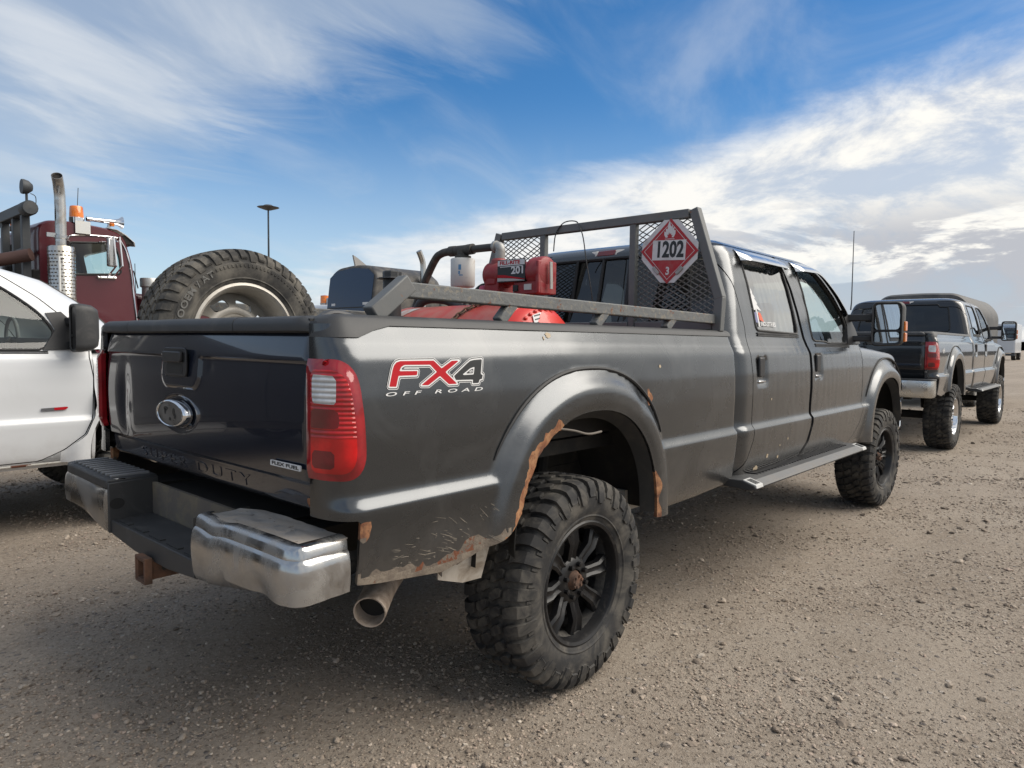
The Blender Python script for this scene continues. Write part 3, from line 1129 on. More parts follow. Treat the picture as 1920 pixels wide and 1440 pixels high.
    # arch lip flange and flare gasket
    for xc, nm in ((xr_c, 'arch_lip'), (xf_c, 'arch_lip')):
        for sg in (-1, 1):
            P1 = []
            for i in range(61):
                a = math.pi * i / 60
                c, q = math.cos(a), math.sin(a)
                x = xc + A_IN * math.copysign(abs(c) ** (2 / N_IN), c) * 1.0
                z = Z_IN + B_IN * abs(q) ** (2 / N_IN)
                w = float(wside(np.array([x]), np.array([z]), xc)[0])
                ins = 0.99
                P1.append([(x, sg * (w - 0.012), z), (xc + (x - xc) * 0.985, sg * (w - 0.02), Z_IN + (z - Z_IN) * 0.985),
                           (xc + (x - xc) * 0.93, sg * (w - 0.07), Z_IN + (z - Z_IN) * 0.925)])
            V2, F2 = grid(P1)
            put(nm, V2, F2, VOID, solid=0.004)
            if not cfg.get('white'):
                pts = []
                for i in range(6, 55):
                    a = math.pi * i / 60
                    c, q = math.cos(a), math.sin(a)
                    k = 1.338
                    x = xc + A_IN * k * math.copysign(abs(c) ** (2 / N_IN), c)
                    z = Z_IN + B_IN * k * abs(q) ** (2 / N_IN)
                    if z < 0.975:
                        continue
                    pts.append((x, sg * (float(wbase(z)) + 0.003), z))
                g = MB().tube(pts, [0.003 + 0.006 * math.sin(math.pi * q / (len(pts) - 1)) ** 0.5 for q in range(len(pts))], 6)
                mput('flare_gasket', g, SEAL)
            # inner wheel well
            mb = MB()
            ring = []
            for i in range(25):
                a = math.pi * i / 24
                x, z = xc + 0.60 * math.cos(a), 0.60 + 0.60 * math.sin(a) * 0.98
                ring.append([(x, sg * 0.955 if abs(a - math.pi / 2) < 1.2 else sg * 0.93, min(z, 1.19)), (x, sg * 0.50, min(z, 1.19))])
            V2, F2 = grid(ring)
            mb.add(V2, F2)
            mb.add([(xc - 0.6, sg * 0.5, 0.6), (xc + 0.6, sg * 0.5, 0.6), (xc + 0.6, sg * 0.5, 1.19), (xc - 0.6, sg * 0.5, 1.19)], [(0, 1, 2, 3)])
            mput('wheel_well', mb, VOID)

    # ---------------- rail caps
    for sg in (-1, 1):
        ring = []
        npl = [(p, c) for p, c in plan]
        for k, (x, c) in enumerate(npl):
            if k > ncor and (k - ncor) % 4 and k != len(npl) - 1:
                continue
            zb = 1.428 - 0.036 * float(sm01((-0.93 - x) / 0.12))
            zt = 1.459 - 0.022 * float(sm01((-1.075 - x) / 0.065))
            w = float(wbase(zb)) + 0.005
            w2 = 0.912
            y1 = 0.838 + (w - 0.838) * c
            y2 = 0.838 + (w2 + 0.006 - 0.838) * c
            y3 = 0.838 + (0.898 - 0.838) * c
            xi = max(x, -1.11)
            ring.append([(x, -y1, zb), (x, -y2, zt - 0.012), (x + 0.004 * (1 - c), -y3, zt), (xi, -0.80, zt - 0.001), (xi + 0.004, -0.795, 1.40)])
        V2, F2 = grid(ring)
        if sg > 0:
            V2, F2 = mirror(V2, F2)
        put('rail_cap', V2, F2, PLASTIC, solid=0.004, smooth=50)
    # ---------------- bed interior
    mb = MB()
    mb.box((0.14, 0, 0.995), (2.5, 1.6, 0.03))
    mb.box((1.39, 0, 1.215), (0.04, 1.64, 0.43))
    for sg in (-1, 1):
        mb.box((0.14, sg * 0.80, 1.20), (2.5, 0.02, 0.43))
        mb.box((0.05, sg * 0.70, 1.11), (0.95, 0.2, 0.22))
    mput('bed_liner', mb, VOID)

    # ---------------- tailgate
    ys = np.arange(-0.832, 0.8321, 0.0104 if step < 0.02 else 0.026)
    zt = np.arange(0.872, 1.4061, 0.00593 if step < 0.02 else 0.0267)
    Y, Z = np.meshgrid(ys, zt, indexing='ij')

    def rbox(cy, cz, hy, hz, r):
        qx, qz = np.abs(Y - cy) - hy + r, np.abs(Z - cz) - hz + r
        return np.minimum(np.maximum(qx, qz), 0) + np.hypot(np.maximum(qx, 0), np.maximum(qz, 0)) - r
    pocket = rbox(0.032, 1.32, 0.158, 0.112, 0.05)
    upper = 1.322 - Z
    d = np.minimum(pocket, upper)
    X = -1.146 + 0.009 * sm01(d / 0.009) + 0.012 * (1 - sm01((Z - 0.956) / 0.011)) + 0.02 * ((Z - 1.15) / 0.28) ** 2 * (Z < 1.15)
    X += 0.30 * np.maximum(Z - 1.13, 0) ** 2 + 0.008 * np.clip((Z - 1.33) / 0.075, 0, 1)
    X += 0.010 * sm01((np.abs(Y) - 0.79) / 0.045) ** 2
    X += -0.006 * np.cos(Y / 0.85 * math.pi / 2)
    if worn:
        X += 0.010 * np.exp(-(((Y - 0.60) / 0.05) ** 2 + ((Z - 1.12) / 0.10) ** 2)) - 0.005 * np.exp(-(((Y - 0.57) / 0.03) ** 2 + ((Z - 1.10) / 0.05) ** 2))
        X += 0.003 * np.exp(-(((Y + 0.20) / 0.02) ** 2 + ((Z - 1.285) / 0.02) ** 2))
    X += 0.012 * sm01((1.0 - (Z - 0.872) / 0.02)) ** 2
    badge = np.hypot((Y - 0.055) / 0.150, (Z - 1.105) / 0.066)
    X += 0.006 * (1 - sm01((badge - 0.93) / 0.14))
    rows = [[(float(X[i, j]), float(Y[i, j]), float(Z[i, j])) for j in range(len(zt))] for i in range(len(ys))]
    V2, F2 = grid(rows, flip=True)
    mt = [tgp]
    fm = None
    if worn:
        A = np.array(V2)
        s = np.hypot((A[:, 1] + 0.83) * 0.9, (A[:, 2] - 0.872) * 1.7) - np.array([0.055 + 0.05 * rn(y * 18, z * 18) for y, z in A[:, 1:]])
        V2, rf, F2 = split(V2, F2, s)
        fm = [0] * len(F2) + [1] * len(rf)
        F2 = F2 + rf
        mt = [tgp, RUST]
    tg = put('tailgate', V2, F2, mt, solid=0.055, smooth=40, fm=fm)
    # cap along the top
    prof = [(-1.137, 1.404), (-1.150, 1.410), (-1.152, 1.430), (-1.146, 1.446), (-1.130, 1.455), (-1.10, 1.457), (-1.075, 1.452), (-1.07, 1.40)]
    for y0, y1 in ((-0.832, -0.402), (-0.398, 0.517), (0.521, 0.832)):
        ring = []
        for k in range(13):
            y = y0 + (y1 - y0) * k / 12
            e = sm01((abs(y) - 0.79) / 0.045)
            dr = 0.022 * e * e + (0.0016 * (1 if y < -0.4 else 0) - 0.0014 * rn(y * 5, y0))
            ring.append([(x + 0.02 * e * e, y, z - dr * max(0, (z - 1.404) / 0.05)) for x, z in prof])
        V2, F2 = grid(ring, flip=True)
        put('tailgate_cap', V2, F2, PLASTIC, tg, solid=0.003, smooth=50)
    # seam strip so the gap behind the cap pieces reads dark
    mb = MB().box((-1.10, 0, 1.425), (0.05, 1.64, 0.04))
    mput('cap_backing', mb, SEAL, tg)
    # handle
    mb = MB()
    mb.prism(round_poly([(-0.058, 1.244), (0.134, 1.244), (0.134, 1.350), (-0.058, 1.350)], 0.02, 4), lambda u, v, d: (-1.150 - d, u, v), 0.0, 0.009)
    hb = mput('tailgate_handle', mb, PLASTIC_CLEAN, tg, bevel=0.003)
    mb = MB()
    mb.prism(round_poly([(-0.040, 1.296), (0.116, 1.296), (0.116, 1.336), (-0.040, 1.336)], 0.012, 3), lambda u, v, d: (-1.159 - d, u, v), 0.0, 0.014)
    mput('handle_lever', mb, PLASTIC_CLEAN, hb, bevel=0.004) if False else mput('handle_lever', mb, PLASTIC_CLEAN, tg, bevel=0.004)
    mb = MB()
    mb.prism(round_poly([(-0.030, 1.254), (0.106, 1.254), (0.106, 1.292), (-0.030, 1.292)], 0.012, 3), lambda u, v, d: (-1.1592 - d, u, v), 0.0, 0.0006)
    mput('handle_recess', mb, SEAL, tg)
    # oval badge
    n = 40
    ring = []
    for rr, dx in ((1.0, -0.004), (1.0, 0.018), (0.955, 0.027), (0.88, 0.029), (0.84, 0.026)):
        ring.append([(-1.146 - dx, 0.055 + 0.128 * rr * math.cos(2 * math.pi * k / n), 1.105 + 0.052 * rr * math.sin(2 * math.pi * k / n)) for k in range(n + 1)])
    V2, F2 = grid(ring)
    put('oval_badge', V2, F2, CHROME_CLEAN, tg, smooth=60)
    mb = MB().prism([(0.110 * math.cos(2 * math.pi * k / n) + 0.055, 0.0445 * math.sin(2 * math.pi * k / n) + 1.105) for k in range(n)], lambda u, v, d: (-1.169 - d, u, v), 0, 0.002)
    badge_o = mput('badge_face', mb, CHROME_DULL, tg)
    if worn:
        mb = MB()
        for (cy, cz, w, h) in ((0.092, 1.122, 0.020, 0.008), (0.098, 1.112, 0.008, 0.012), (0.022, 1.114, 0.010, 0.015), (0.012, 1.098, 0.007, 0.010), (0.055, 1.085, 0.009, 0.006)):
            mb.prism([(cy + w * math.cos(a) * (1 + 0.4 * rn(a * 2, cy * 50)), cz + h * math.sin(a) * (1 + 0.4 * rn(a * 2, cz * 50))) for a in np.linspace(0, 5.8, 12)], lambda u, v, d: (-1.1712 - d, u, v), 0, 0.0006)
        mput('badge_wear', mb, BLACK_DECAL, tg)['kind'] = 'stuff'

    P['tailgate'] = tg
    P['tgx'] = (ys, zt, X)
    # ---------------- rear bumper
    if not cfg.get('plain_bumper'):
        rear_bumper(root, mput, put)
    else:
        plain_bumper(root, mput, put)

    # ---------------- cab
    cab(root, cfg, put, mput, P, xf_c)

    # ---------------- chassis
    mb = MB()
    for sg in (-1, 1):
        mb.box((1.9, sg * 0.46, 0.70), (6.2, 0.09, 0.16))
        mb.box((0.05, sg * 0.56, 0.60), (1.5, 0.08, 0.05))
        mb.box((-0.62, sg * 0.56, 0.66), (0.05, 0.08, 0.18))
        mb.tube([(0.15, sg * 0.60, 0.42), (0.32, sg * 0.52, 0.98)], 0.032, 10)
    mb.tube([(0, -0.8, cfg['R'] + 0 - dz), (0, 0.8, cfg['R'] - dz)], 0.055, 12)
    mb.lathe([(0.0, -0.15), (0.12, -0.12), (0.16, 0.0), (0.12, 0.12), (0.0, 0.15)], (0, 0, cfg['R'] - dz), 'y', 14)
    mb.tube([(4.379, -0.8, cfg['R'] - dz), (4.379, 0.8, cfg['R'] - dz)], 0.05, 12)
    mb.tube([(0.1, 0, cfg['R'] - dz), (2.6, 0, 0.62)], 0.05, 12)
    mb.box((2.7, 0.0, 0.66), (0.9, 0.5, 0.25))
    mb.box((4.6, 0.0, 0.80), (0.9, 0.7, 0.5))
    mb.box((1.0, 0.35, 0.70), (1.3, 0.36, 0.28))
    mb.box((-0.85, 0.0, 0.72), (0.5, 1.3, 0.10))
    mb.box((0.15, 0.0, 0.93), (2.4, 1.5, 0.06))
    mb.box((2.6, 0, 0.62), (2.3, 1.78, 0.05))
    mput('chassis', mb, VOID)
    return P


def bumper_outline(y):
    """rear face x of the bumper against y"""
    a = abs(y)
    return -1.289 + 0.010 * sm01((a - 0.45) / 0.40)


def rear_bumper(root, mput, put):
    bp = sub_empty('rear_bumper', root, (0, 0, -0.015))
    # chrome shell, one per side; section from the top edge down
    for sg in (-1, 1):
        rows = []
        ystn = [0.3895] + list(np.linspace(0.395, 0.90, 23))
        plan = [(float(bumper_outline(y)), y) for y in ystn]
        for k in range(1, 9):
            a = k / 8 * math.pi / 2
            plan.append((plan[23][0] + 0.055 * (1 - math.cos(a)), 0.90 + 0.07 * math.sin(a)))
        for k in range(1, 9):
            plan.append((plan[31][0] + (-1.088 + 1.224) * k / 8, 0.97 - 0.012 * k / 8))
        plan[0] = (plan[0][0] + 0.02, plan[0][1])
        for i, (x, y) in enumerate(plan):
            t = i / (len(plan) - 1)
            zb = 0.622 + 0.045 * float(sm01((y - 0.40) / 0.4))
            if i > 31:
                zb += 0.012 * sm01((i - 31) / 8)
                if i == len(plan) - 1:
                    zb += 0.03
            nx, ny = (-1, 0) if i < 24 else ((-math.cos((i - 23) / 8 * math.pi / 2), math.sin((i - 23) / 8 * math.pi / 2)) if i < 32 else (0, 1))
            sec = []
            dent = 0.0
            if sg < 0:
                dent = 0.016 * math.exp(-((y - 0.80) / 0.05) ** 2) * (i < 26) + 0.004 * rn(i * 0.5, 2.0)
            wave = 0.010 * math.exp(-((y - 0.51) / 0.05) ** 2) if i < 24 else 0.0
            for zz, off in ((0.838, -0.055), (0.840, -0.034), (0.836, -0.020), (0.826, -0.013), (0.802, -0.010), (0.797, -0.004), (0.790, 0.0), (0.770, 0.004), (0.74, 0.006),
                            (0.71, 0.005), (0.68, 0.002), (zb + 0.03, -0.002), (zb + 0.01, -0.010), (zb, -0.028), (zb + 0.004, -0.06)):
                lowk = float(sm01((0.76 - zz) / 0.08))
                o2 = off - dent * lowk
                zz2 = zz - wave * (zz > 0.78)
                sec.append((x + nx * o2, sg * (y + ny * o2), zz2))
            rows.append(sec)
        V2, F2 = grid(rows, flip=(sg < 0))
        put('chrome_shell', V2, F2, CHROME if sg < 0 else CHROME_DULL, bp, solid=0.004, smooth=40)  # left shell: duller chrome, also darkened for the dark it mirrors
        # end return towards the centre step
        mb = MB()
        xo = float(bumper_outline(0.39)) + 0.008
        mb.prism([(xo, 0.826), (-1.09, 0.832), (-1.09, 0.66), (-1.20, 0.625), (xo, 0.628)], lambda u, v, d: (u, sg * (0.392 - d), v), 0.0, 0.012)
        mput('step_side', mb, PLASTIC if sg > 0 else VOID, bp, bevel=0.004)
        mb = MB()
        # round light holes in the step sides
        mb.prism([(-1.25 + 0.028 * math.cos(a), 0.742 + 0.022 * math.sin(a)) for a in np.linspace(0, 2 * math.pi, 20)[:-1]], lambda u, v, d: (u, sg * (0.3795 - d), v), 0, 0.001)
        mput('lamp_hole', mb, SEAL, bp)
        if sg < 0:
            mb = MB()
            mb.prism([(0.425 + 0.012 * math.cos(a), 0.722 + 0.026 * math.sin(a)) for a in np.linspace(0, 2 * math.pi, 20)[:-1]], lambda u, v, d: (-1.2845 - 0.006 * d, -u, v), 0.0, 1.0)
            mput('bolt_hole', mb, SEAL, bp)
    # exposed perforated steel top on the right
    rows = []
    for i in range(40):
        y = 0.398 + (0.945 - 0.398) * i / 39
        xo = float(bumper_outline(y)) + 0.045 + (0.03 if y > 0.90 else 0) * sm01((y - 0.90) / 0.055)
        xi = -1.085 - 0.045 * (1 - sm01((y - 0.395) / 0.10)) + 0.012 * rn(y * 18, 1.0) * (y > 0.6)
        rows.append([(xo + (xi - xo) * k / 15, -y, 0.831 - 0.004 * math.sin(k / 15 * 3.1) + 0.003 * rn(y * 9, k * 0.4)) for k in range(16)])
    V2, F2 = grid(rows, flip=True)
    for (y, x) in ((0.45, -1.13), (0.50, -1.14), (0.53, -1.21), (0.59, -1.13), (0.63, -1.14), (0.66, -1.22), (0.72, -1.13), (0.76, -1.15), (0.80, -1.22), (0.84, -1.14), (0.88, -1.21), (0.91, -1.13)):
        A = np.array(V2)
        s = np.abs(A[:, 0] - x) + np.abs(-A[:, 1] - y) * 1.0 - 0.0115
        V2, _, F2 = split(V2, F2, s)
    put('step_plate', V2, F2, mat('dirty_step_steel', (0.40, 0.39, 0.38), 0.38, metal=0.6, dirt=((0.34, 0.30, 0.26), 9.0, 0.34, 0.60, 0.9),
        spots=((0.22, 0.07, 0.04), 20.0, 0.66), bump=(30, 0.3, 0.004)), bp, solid=0.004, smooth=40)
    mb = MB().box((-1.17, -0.68, 0.80), (0.13, 0.46, 0.02))
    mput('step_underside', mb, VOID, bp)
    # ribbed black pad on the left
    mb = MB()
    poly = [(y, float(bumper_outline(y)) + 0.004) for y in np.linspace(0.388, 0.90, 10)] + [(0.945, -1.262), (0.972, -1.225), (0.972, -1.09), (0.388, -1.09)]
    mb.prism(poly, lambda u, v, d: (v, u, 0.800 + d), 0.0, 0.040)
    mput('step_pad', mb, PLASTIC, bp, bevel=0.008)
    for k in range(10):
        y = 0.425 + k * 0.052
        mb = MB()
        mb.bar((float(bumper_outline(y)) + 0.03, y, 0.844), (-1.11, y, 0.844), 0.014, 0.012)
        mput('pad_rib', mb, mat('scuffed_plastic', (0.17, 0.175, 0.185), 0.45), bp, bevel=0.003)
    # centre step
    mb = MB()
    mb.prism([(-0.384, -1.115), (0.384, -1.115), (0.384, -1.268), (-0.384, -1.268)], lambda u, v, d: (v, u, 0.672 + 0.0 + d - 0.05 * (-(v + 1.115))), 0.0, 0.012)
    mb.prism([(-0.384, 0.679), (0.384, 0.679), (0.384, 0.625), (0.15, 0.604), (-0.15, 0.602), (-0.384, 0.622)], lambda u, v, d: (-1.272 + d, u, v), 0.0, 0.012)
    mput('centre_step', mb, PLASTIC, bp, bevel=0.004)
    for k in range(5):
        y = -0.30 + k * 0.15
        mb = MB().bar((-1.245, y - 0.05, 0.6795), (-1.245, y + 0.05, 0.6795), 0.02, 0.006)
        mput('step_grip', mb, PLASTIC, bp)
    mb = MB().box((-1.108, 0.0, 0.735), (0.014, 0.768, 0.15))
    mput('plate_recess', mb, mat('muddy_steel', (0.10, 0.09, 0.08), 0.8, dirt=((0.17, 0.145, 0.10), 9.0, 0.40, 0.75, 0.95), bump=(30, 0.4, 0.006)), bp)
    # hitch receiver
    hb = MB()
    y0 = 0.0
    for a, b, w, h in (((-1.305, -0.030 + y0, 0.560), (-0.95, -0.030 + y0, 0.560), 0.008, 0.070), ((-1.305, 0.030 + y0, 0.560), (-0.95, 0.030 + y0, 0.560), 0.008, 0.070),
                       ((-1.305, y0, 0.594), (-0.95, y0, 0.594), 0.054, 0.008), ((-1.305, y0, 0.526), (-0.95, y0, 0.526), 0.054, 0.008)):
        hb.bar(a, b, w, h)
    hb.bar((-1.307, -0.04 + y0, 0.560), (-1.280, -0.04 + y0, 0.560), 0.012, 0.085)
    hb.bar((-1.307, 0.04 + y0, 0.560), (-1.280, 0.04 + y0, 0.560), 0.012, 0.085)
    hb.bar((-1.307, y0, 0.602), (-1.280, y0, 0.602), 0.092, 0.010)
    hb.bar((-1.307, y0, 0.518), (-1.280, y0, 0.518), 0.092, 0.010)
    hb.bar((-1.05, -0.46, 0.60), (-1.05, 0.46, 0.60), 0.06, 0.06)
    hb.box((-1.26, -0.001, 0.56), (0.03, 0.05, 0.055))
    mput('hitch_receiver', hb, RUSTY_STEEL, root, bevel=0.003)
    mb = MB().prism([(-1.235 + 0.010 * math.cos(a), 0.56 + 0.010 * math.sin(a)) for a in np.linspace(0, 6.28, 13)[:-1]], lambda u, v, d: (u, -0.0345 - d, v), 0, 0.001)
    mput('pin_hole', mb, SEAL, root)


def plain_bumper(root, mput, put):
    bp = sub_empty('rear_bumper', root)
    plan = [(-1.36 + 0.03 * (abs(y) / 0.9) ** 2, y) for y in np.linspace(-0.90, 0.90, 31)]
    endr = [(-1.33 + 0.05 * (1 - math.cos(a)), 0.90 + 0.075 * math.sin(a)) for a in np.linspace(0.2, math.pi / 2, 6)] + [(-1.16, 0.975), (-1.06, 0.965)]
    plan = [(x, -y) for x, y in endr[::-1]] + plan + endr
    rows = []
    for x, y in plan:
        rows.append([(x + 0.05, y * 0.985, 0.855), (x + 0.005, y, 0.85), (x, y, 0.835), (x - 0.002, y, 0.78), (x, y, 0.70), (x + 0.02, y * 0.995, 0.655), (x + 0.05, y * 0.98, 0.640)])
    V2, F2 = grid(rows)
    put('chrome_shell', V2, F2, mat('satin_chrome', (0.60, 0.60, 0.58), 0.22, metal=1.0, dirt=((0.40, 0.37, 0.32), 5.0, 0.40, 0.75, 0.6, 0.5)), bp, solid=0.006, smooth=45)
    mb = MB().prism([(y, x + 0.02) for x, y in plan] + [(0.95, -1.07), (-0.95, -1.07)], lambda u, v, d: (v, u, 0.845 + d), 0, 0.025)
    mput('step_pad', mb, PLASTIC, bp, bevel=0.006)
    mb = MB().box((-1.0, 0, 0.62), (0.5, 0.12, 0.10)).box((-0.9, 0, 0.62), (0.08, 1.0, 0.08))
    mput('hitch_receiver', mb, RUSTY_STEEL, root)

REAR_DOOR = [(1.515, 1.968), (2.392, 1.968), (2.46, 1.80), (2.50, 1.60), (2.525, 1.45), (2.550, 1.30), (2.552, 1.1), (2.545, .93), (2.542, .85), (2.49, .745), (2.33, .635),
             (1.44, .635), (1.56, .73), (1.625, .84), (1.632, .95), (1.632, 1.2), (1.615, 1.34), (1.645, 1.48), (1.605, 1.73), (1.56, 1.86)]
FRONT_DOOR = [(2.437, 1.968), (2.505, 1.80), (2.546, 1.60), (2.571, 1.45), (2.596, 1.30), (2.598, 1.1), (2.591, .93), (2.588, .85), (2.539, .745), (2.385, .635),
              (3.38, .635), (3.53, .70), (3.66, .80), (3.715, .93), (3.725, 1.2), (3.705, 1.345), (3.715, 1.42), (3.60, 1.60), (3.42, 1.765), (3.22, 1.905), (3.10, 1.968)]
REAR_WIN = round_poly([(1.80, 1.468), (2.458, 1.455), (2.432, 1.915), (1.80, 1.915)], 0.03, 4)
FRONT_WIN = round_poly([(2.705, 1.918), (2.722, 1.415), (2.95, 1.412), (3.02, 1.400), (3.44, 1.400), (3.515, 1.52), (3.44, 1.645), (3.27, 1.79), (3.07, 1.918)],
                       [0.03, 0.03, 0.05, 0.05, 0.03, 0.04, 0.12, 0.12, 0.06], 4)

ZC = [.58, 1.378, 1.43, 1.46, 1.60, 1.75, 1.88, 1.925, 1.96, 1.99, 2.015, 2.032, 2.042]
WC = [.0, .941, .921, .914, .884, .846, .803, .784, .757, .715, .65, .55, .38]
XR = [1.445, 1.445, 1.447, 1.452, 1.49, 1.525, 1.553, 1.564, 1.580, 1.61, 1.66, 1.75, 1.92]
XS = [3.72, 3.74, 3.73, 3.71, 3.60, 3.43, 3.24, 3.16, 3.10, 3.02, 2.93, 2.80, 2.60]


def cab(root, cfg, put, mput, P, xf_c):
    paint = cfg['paint']
    hi = cfg.get('step', 0.015) < 0.02
    glass_side = cfg.get('glass_side', GLASS_MID)
    zl = sorted(set(np.round(np.concatenate([np.arange(.58, 1.96, 0.016 if hi else 0.028), [.58, 1.345, 1.368, 1.378, .902, .925, 1.96, 1.972, 1.984, 1.996, 2.008, 2.02, 2.03, 2.038, 2.042]]), 4)))
    nr, nc, ns, nf, nw = (26, 9, 110, 9, 18) if hi else (14, 6, 60, 6, 10)
    ring = []
    for z in zl:
        w = float(wbase(z)) if z <= 1.43 else float(np.interp(z, ZC, WC))
        xr, xs = float(np.interp(z, ZC, XR)), float(np.interp(z, ZC, XS))
        rc = min(0.11, w * 0.5)
        fcx = 0.30 if z < 1.9 else 0.30 * max(0.25, (2.06 - z) / 0.16)
        half = []
        dw = [(0.0011 * rn(q * 0.45, z * 4.5, 3.0) + 0.0005 * rn(q * 1.3, z * 9.0, 8.0)) if cfg.get('worn') else 0.0 for q in range(ns)]
        for i in range(nr):
            y = (w - rc) * i / nr
            half.append((xr - 0.022 * (1 - (y / w) ** 2) + 0.0, y))
        xj = xr - 0.022 * (1 - ((w - rc) / w) ** 2)
        for i in range(nc):
            a = i / nc * math.pi / 2
            half.append((xj + (xr + rc - xj) * (1 - math.cos(a)), (w - rc) + rc * math.sin(a)))
        for i in range(ns):
            x = xr + rc + (xs - xr - rc) * i / ns
            half.append((x, w + dw[i] * min(1, i / 6, (ns - i) / 6)))
        for i in range(nf):
            a = i / nf * math.pi / 2
            half.append((xs + fcx * math.sin(a), w - 0.24 * (1 - math.cos(a)) * min(1, w / .5)))
        yf = w - 0.24 * min(1, w / .5)
        for i in range(nw + 1):
            y = yf * (1 - i / nw)
            half.append((xs + fcx + 0.07 * (1 - (y / max(yf, .01)) ** 2), y))
        pts = [(x, -y, z) for x, y in half] + [(x, y, z) for x, y in half[-2:0:-1]]
        pts.append(pts[0])
        ring.append(pts)
    # columns first so that normals face out
    n = len(ring[0])
    cols = [[ring[j][i] for j in range(len(zl))] for i in range(n)]
    V, F = grid(cols)
    # close the roof with the last ring
    A = np.array(V)
    last = [i * len(zl) + len(zl) - 1 for i in range(n - 1)]
    h = (n - 1) // 2
    b = len(V)
    # weld: strips across the roof from right to left
    for k in range(h):
        i0, i1 = last[k], last[k + 1]
        m0, m1 = last[(n - 1 - k) % (n - 1)], last[(n - 2 - k) % (n - 1)]
        if k == 0:
            F.append([i0, i1, m1])
        elif k == h - 1:
            F.append([i0, i1, m0])
        else:
            F.append([i0, i1, m1, m0])
    # drop what the front fenders replace
    A = np.array(V)
    gone = np.maximum(3.728 - A[:, 0], A[:, 2] - 1.405)
    V, _, F = split(V, F, gone)
    dz = cfg.get('dz', 0.0)

    def side_sdf(V, poly, sg):
        A = np.array(V)
        s = sdf_poly(A[:, (0, 2)], poly)
        bad = (sg * A[:, 1] < 0.45) | ((A[:, 0] < 1.46))
        return np.where(bad, np.maximum(s, 0.05), s)
    doors = []
    for sg in (-1, 1):
        for nm, poly, win in (('rear_door', REAR_DOOR, REAR_WIN), ('front_door', FRONT_DOOR, FRONT_WIN)):
            s = side_sdf(V, poly, sg)
            V, inside, F = split(V, F, s - 0.007)
            s = side_sdf(V, poly, sg)
            V, dr, _ = split(V, inside, s)
            s = side_sdf(V, win, sg)
            V, gl, dr = split(V, dr, s)
            # grip pocket behind the handle
            hx, hz = (1.70, 1.232) if nm == 'rear_door' else (2.655, 1.240)
            hx += 0.065
            A = np.array(V)
            q = sdf_poly(A[:, (0, 2)], round_poly([(hx - .075, hz - .085), (hx + .075, hz - .085), (hx + .075, hz + .088), (hx - .075, hz + .088)], 0.02, 3))
            near = (np.abs(A[:, 1]) > 0.9) & (sg * A[:, 1] > 0)
            push = np.where(near, 0.016 * sm01(-q / 0.018), 0)
            A[:, 1] -= sg * push
            Vd = A
            d = put('door', Vd, dr, paint, solid=0.022, smooth=40, rim=SEAL)
            if dz == 0 and cfg.get('worn') and sg < 0 and nm == 'rear_door':
                d['label'] = 'rear passenger door with a tree sticker on its window'
            G = np.array(V)
            G[:, 1] -= sg * 0.006
            put('window_glass', G, gl, glass_side if nm == 'rear_door' else cfg.get('glass_front', GLASS_CLEAR), d, smooth=60)
            for lp in boundary_loops(gl):
                mb = MB().tube([(G[i][0], G[i][1] + sg * 0.004, G[i][2]) for i in lp], 0.009, 6, closed=True)
                mput('window_seal', mb, SEAL, d)
            # sill moulding
            x0, x1, zb = (1.80, 2.46, 1.452) if nm == 'rear_door' else (2.73, 3.46, 1.392)
            mb = MB()
            for k in range(2):
                z0 = zb - 0.012 * k
                yw = float(np.interp(z0, ZP, WP)) if z0 < 1.43 else float(np.interp(z0, ZC, WC))
                mb.bar((x0, sg * (yw + 0.002), z0), (x1, sg * (yw + 0.002), z0 - 0.004), 0.008, 0.009)
            mput('sill_moulding', mb, PLASTIC, d)
            # handle: upright pull with a bowl
            mb = MB()
            mb.box((hx - 0.018, sg * 0.970, hz + 0.022), (0.075, 0.022, 0.115))
            mput('door_handle', mb, PLASTIC_CLEAN if not cfg.get('white') else PLASTIC, d, bevel=0.008)
            mb = MB()
            mb.box((hx + 0.0, sg * 0.9685, hz - 0.062), (0.10, 0.014, 0.012))
            mput('handle_bowl', mb, CHROME_CLEAN, d, bevel=0.004)
            doors.append((sg, nm, d))
    # rear window
    A = np.array(V)
    rw = round_poly([(-0.66, 1.50), (0.66, 1.50), (0.60, 1.925), (-0.60, 1.925)], 0.07, 6)
    s = sdf_poly(A[:, 1:], rw)
    s = np.where(A[:, 0] > 1.80, np.maximum(s, 0.05), s)
    V, gl, F = split(V, F, s)
    G = np.array(V)
    G[:, 0] += 0.006
    rg = put('rear_window', G, gl, GLASS_DARK, smooth=60)
    for lp in boundary_loops(gl):
        mput('window_seal', MB().tube([(G[i][0] - 0.006, G[i][1], G[i][2]) for i in lp], 0.011, 6, closed=True), SEAL, rg)
    if not cfg.get('solid_rear_glass'):
        for y in (-0.215, 0.215):
            mput('slider_bar', MB().bar((1.455, y, 1.50), (1.537, y * 0.96, 1.925), 0.022, 0.010), SEAL, rg)
    # windscreen
    A = np.array(V)
    ws = round_poly([(-0.76, 1.455), (0.76, 1.455), (0.60, 1.915), (-0.60, 1.915)], 0.06, 5)
    s = sdf_poly(A[:, 1:], ws)
    s = np.where(A[:, 0] < 3.15, np.maximum(s, 0.05), s)
    V, gl, F = split(V, F, s)
    G = np.array(V)
    G[:, 0] -= 0.006
    wg = put('windscreen', G, gl, GLASS_CLEAR, smooth=60)
    for lp in boundary_loops(gl):
        mput('window_seal', MB().tube([(G[i][0] + 0.004, G[i][1], G[i][2]) for i in lp], 0.010, 6, closed=True), SEAL, wg)
    strip = [(2.384, 1.972)] + REAR_DOOR[1:11] + FRONT_DOOR[9::-1]
    A = np.array(V)
    s = sdf_poly(A[:, (0, 2)], strip) - 0.004
    s = np.where(np.abs(A[:, 1]) < 0.5, np.maximum(s, 0.05), s)
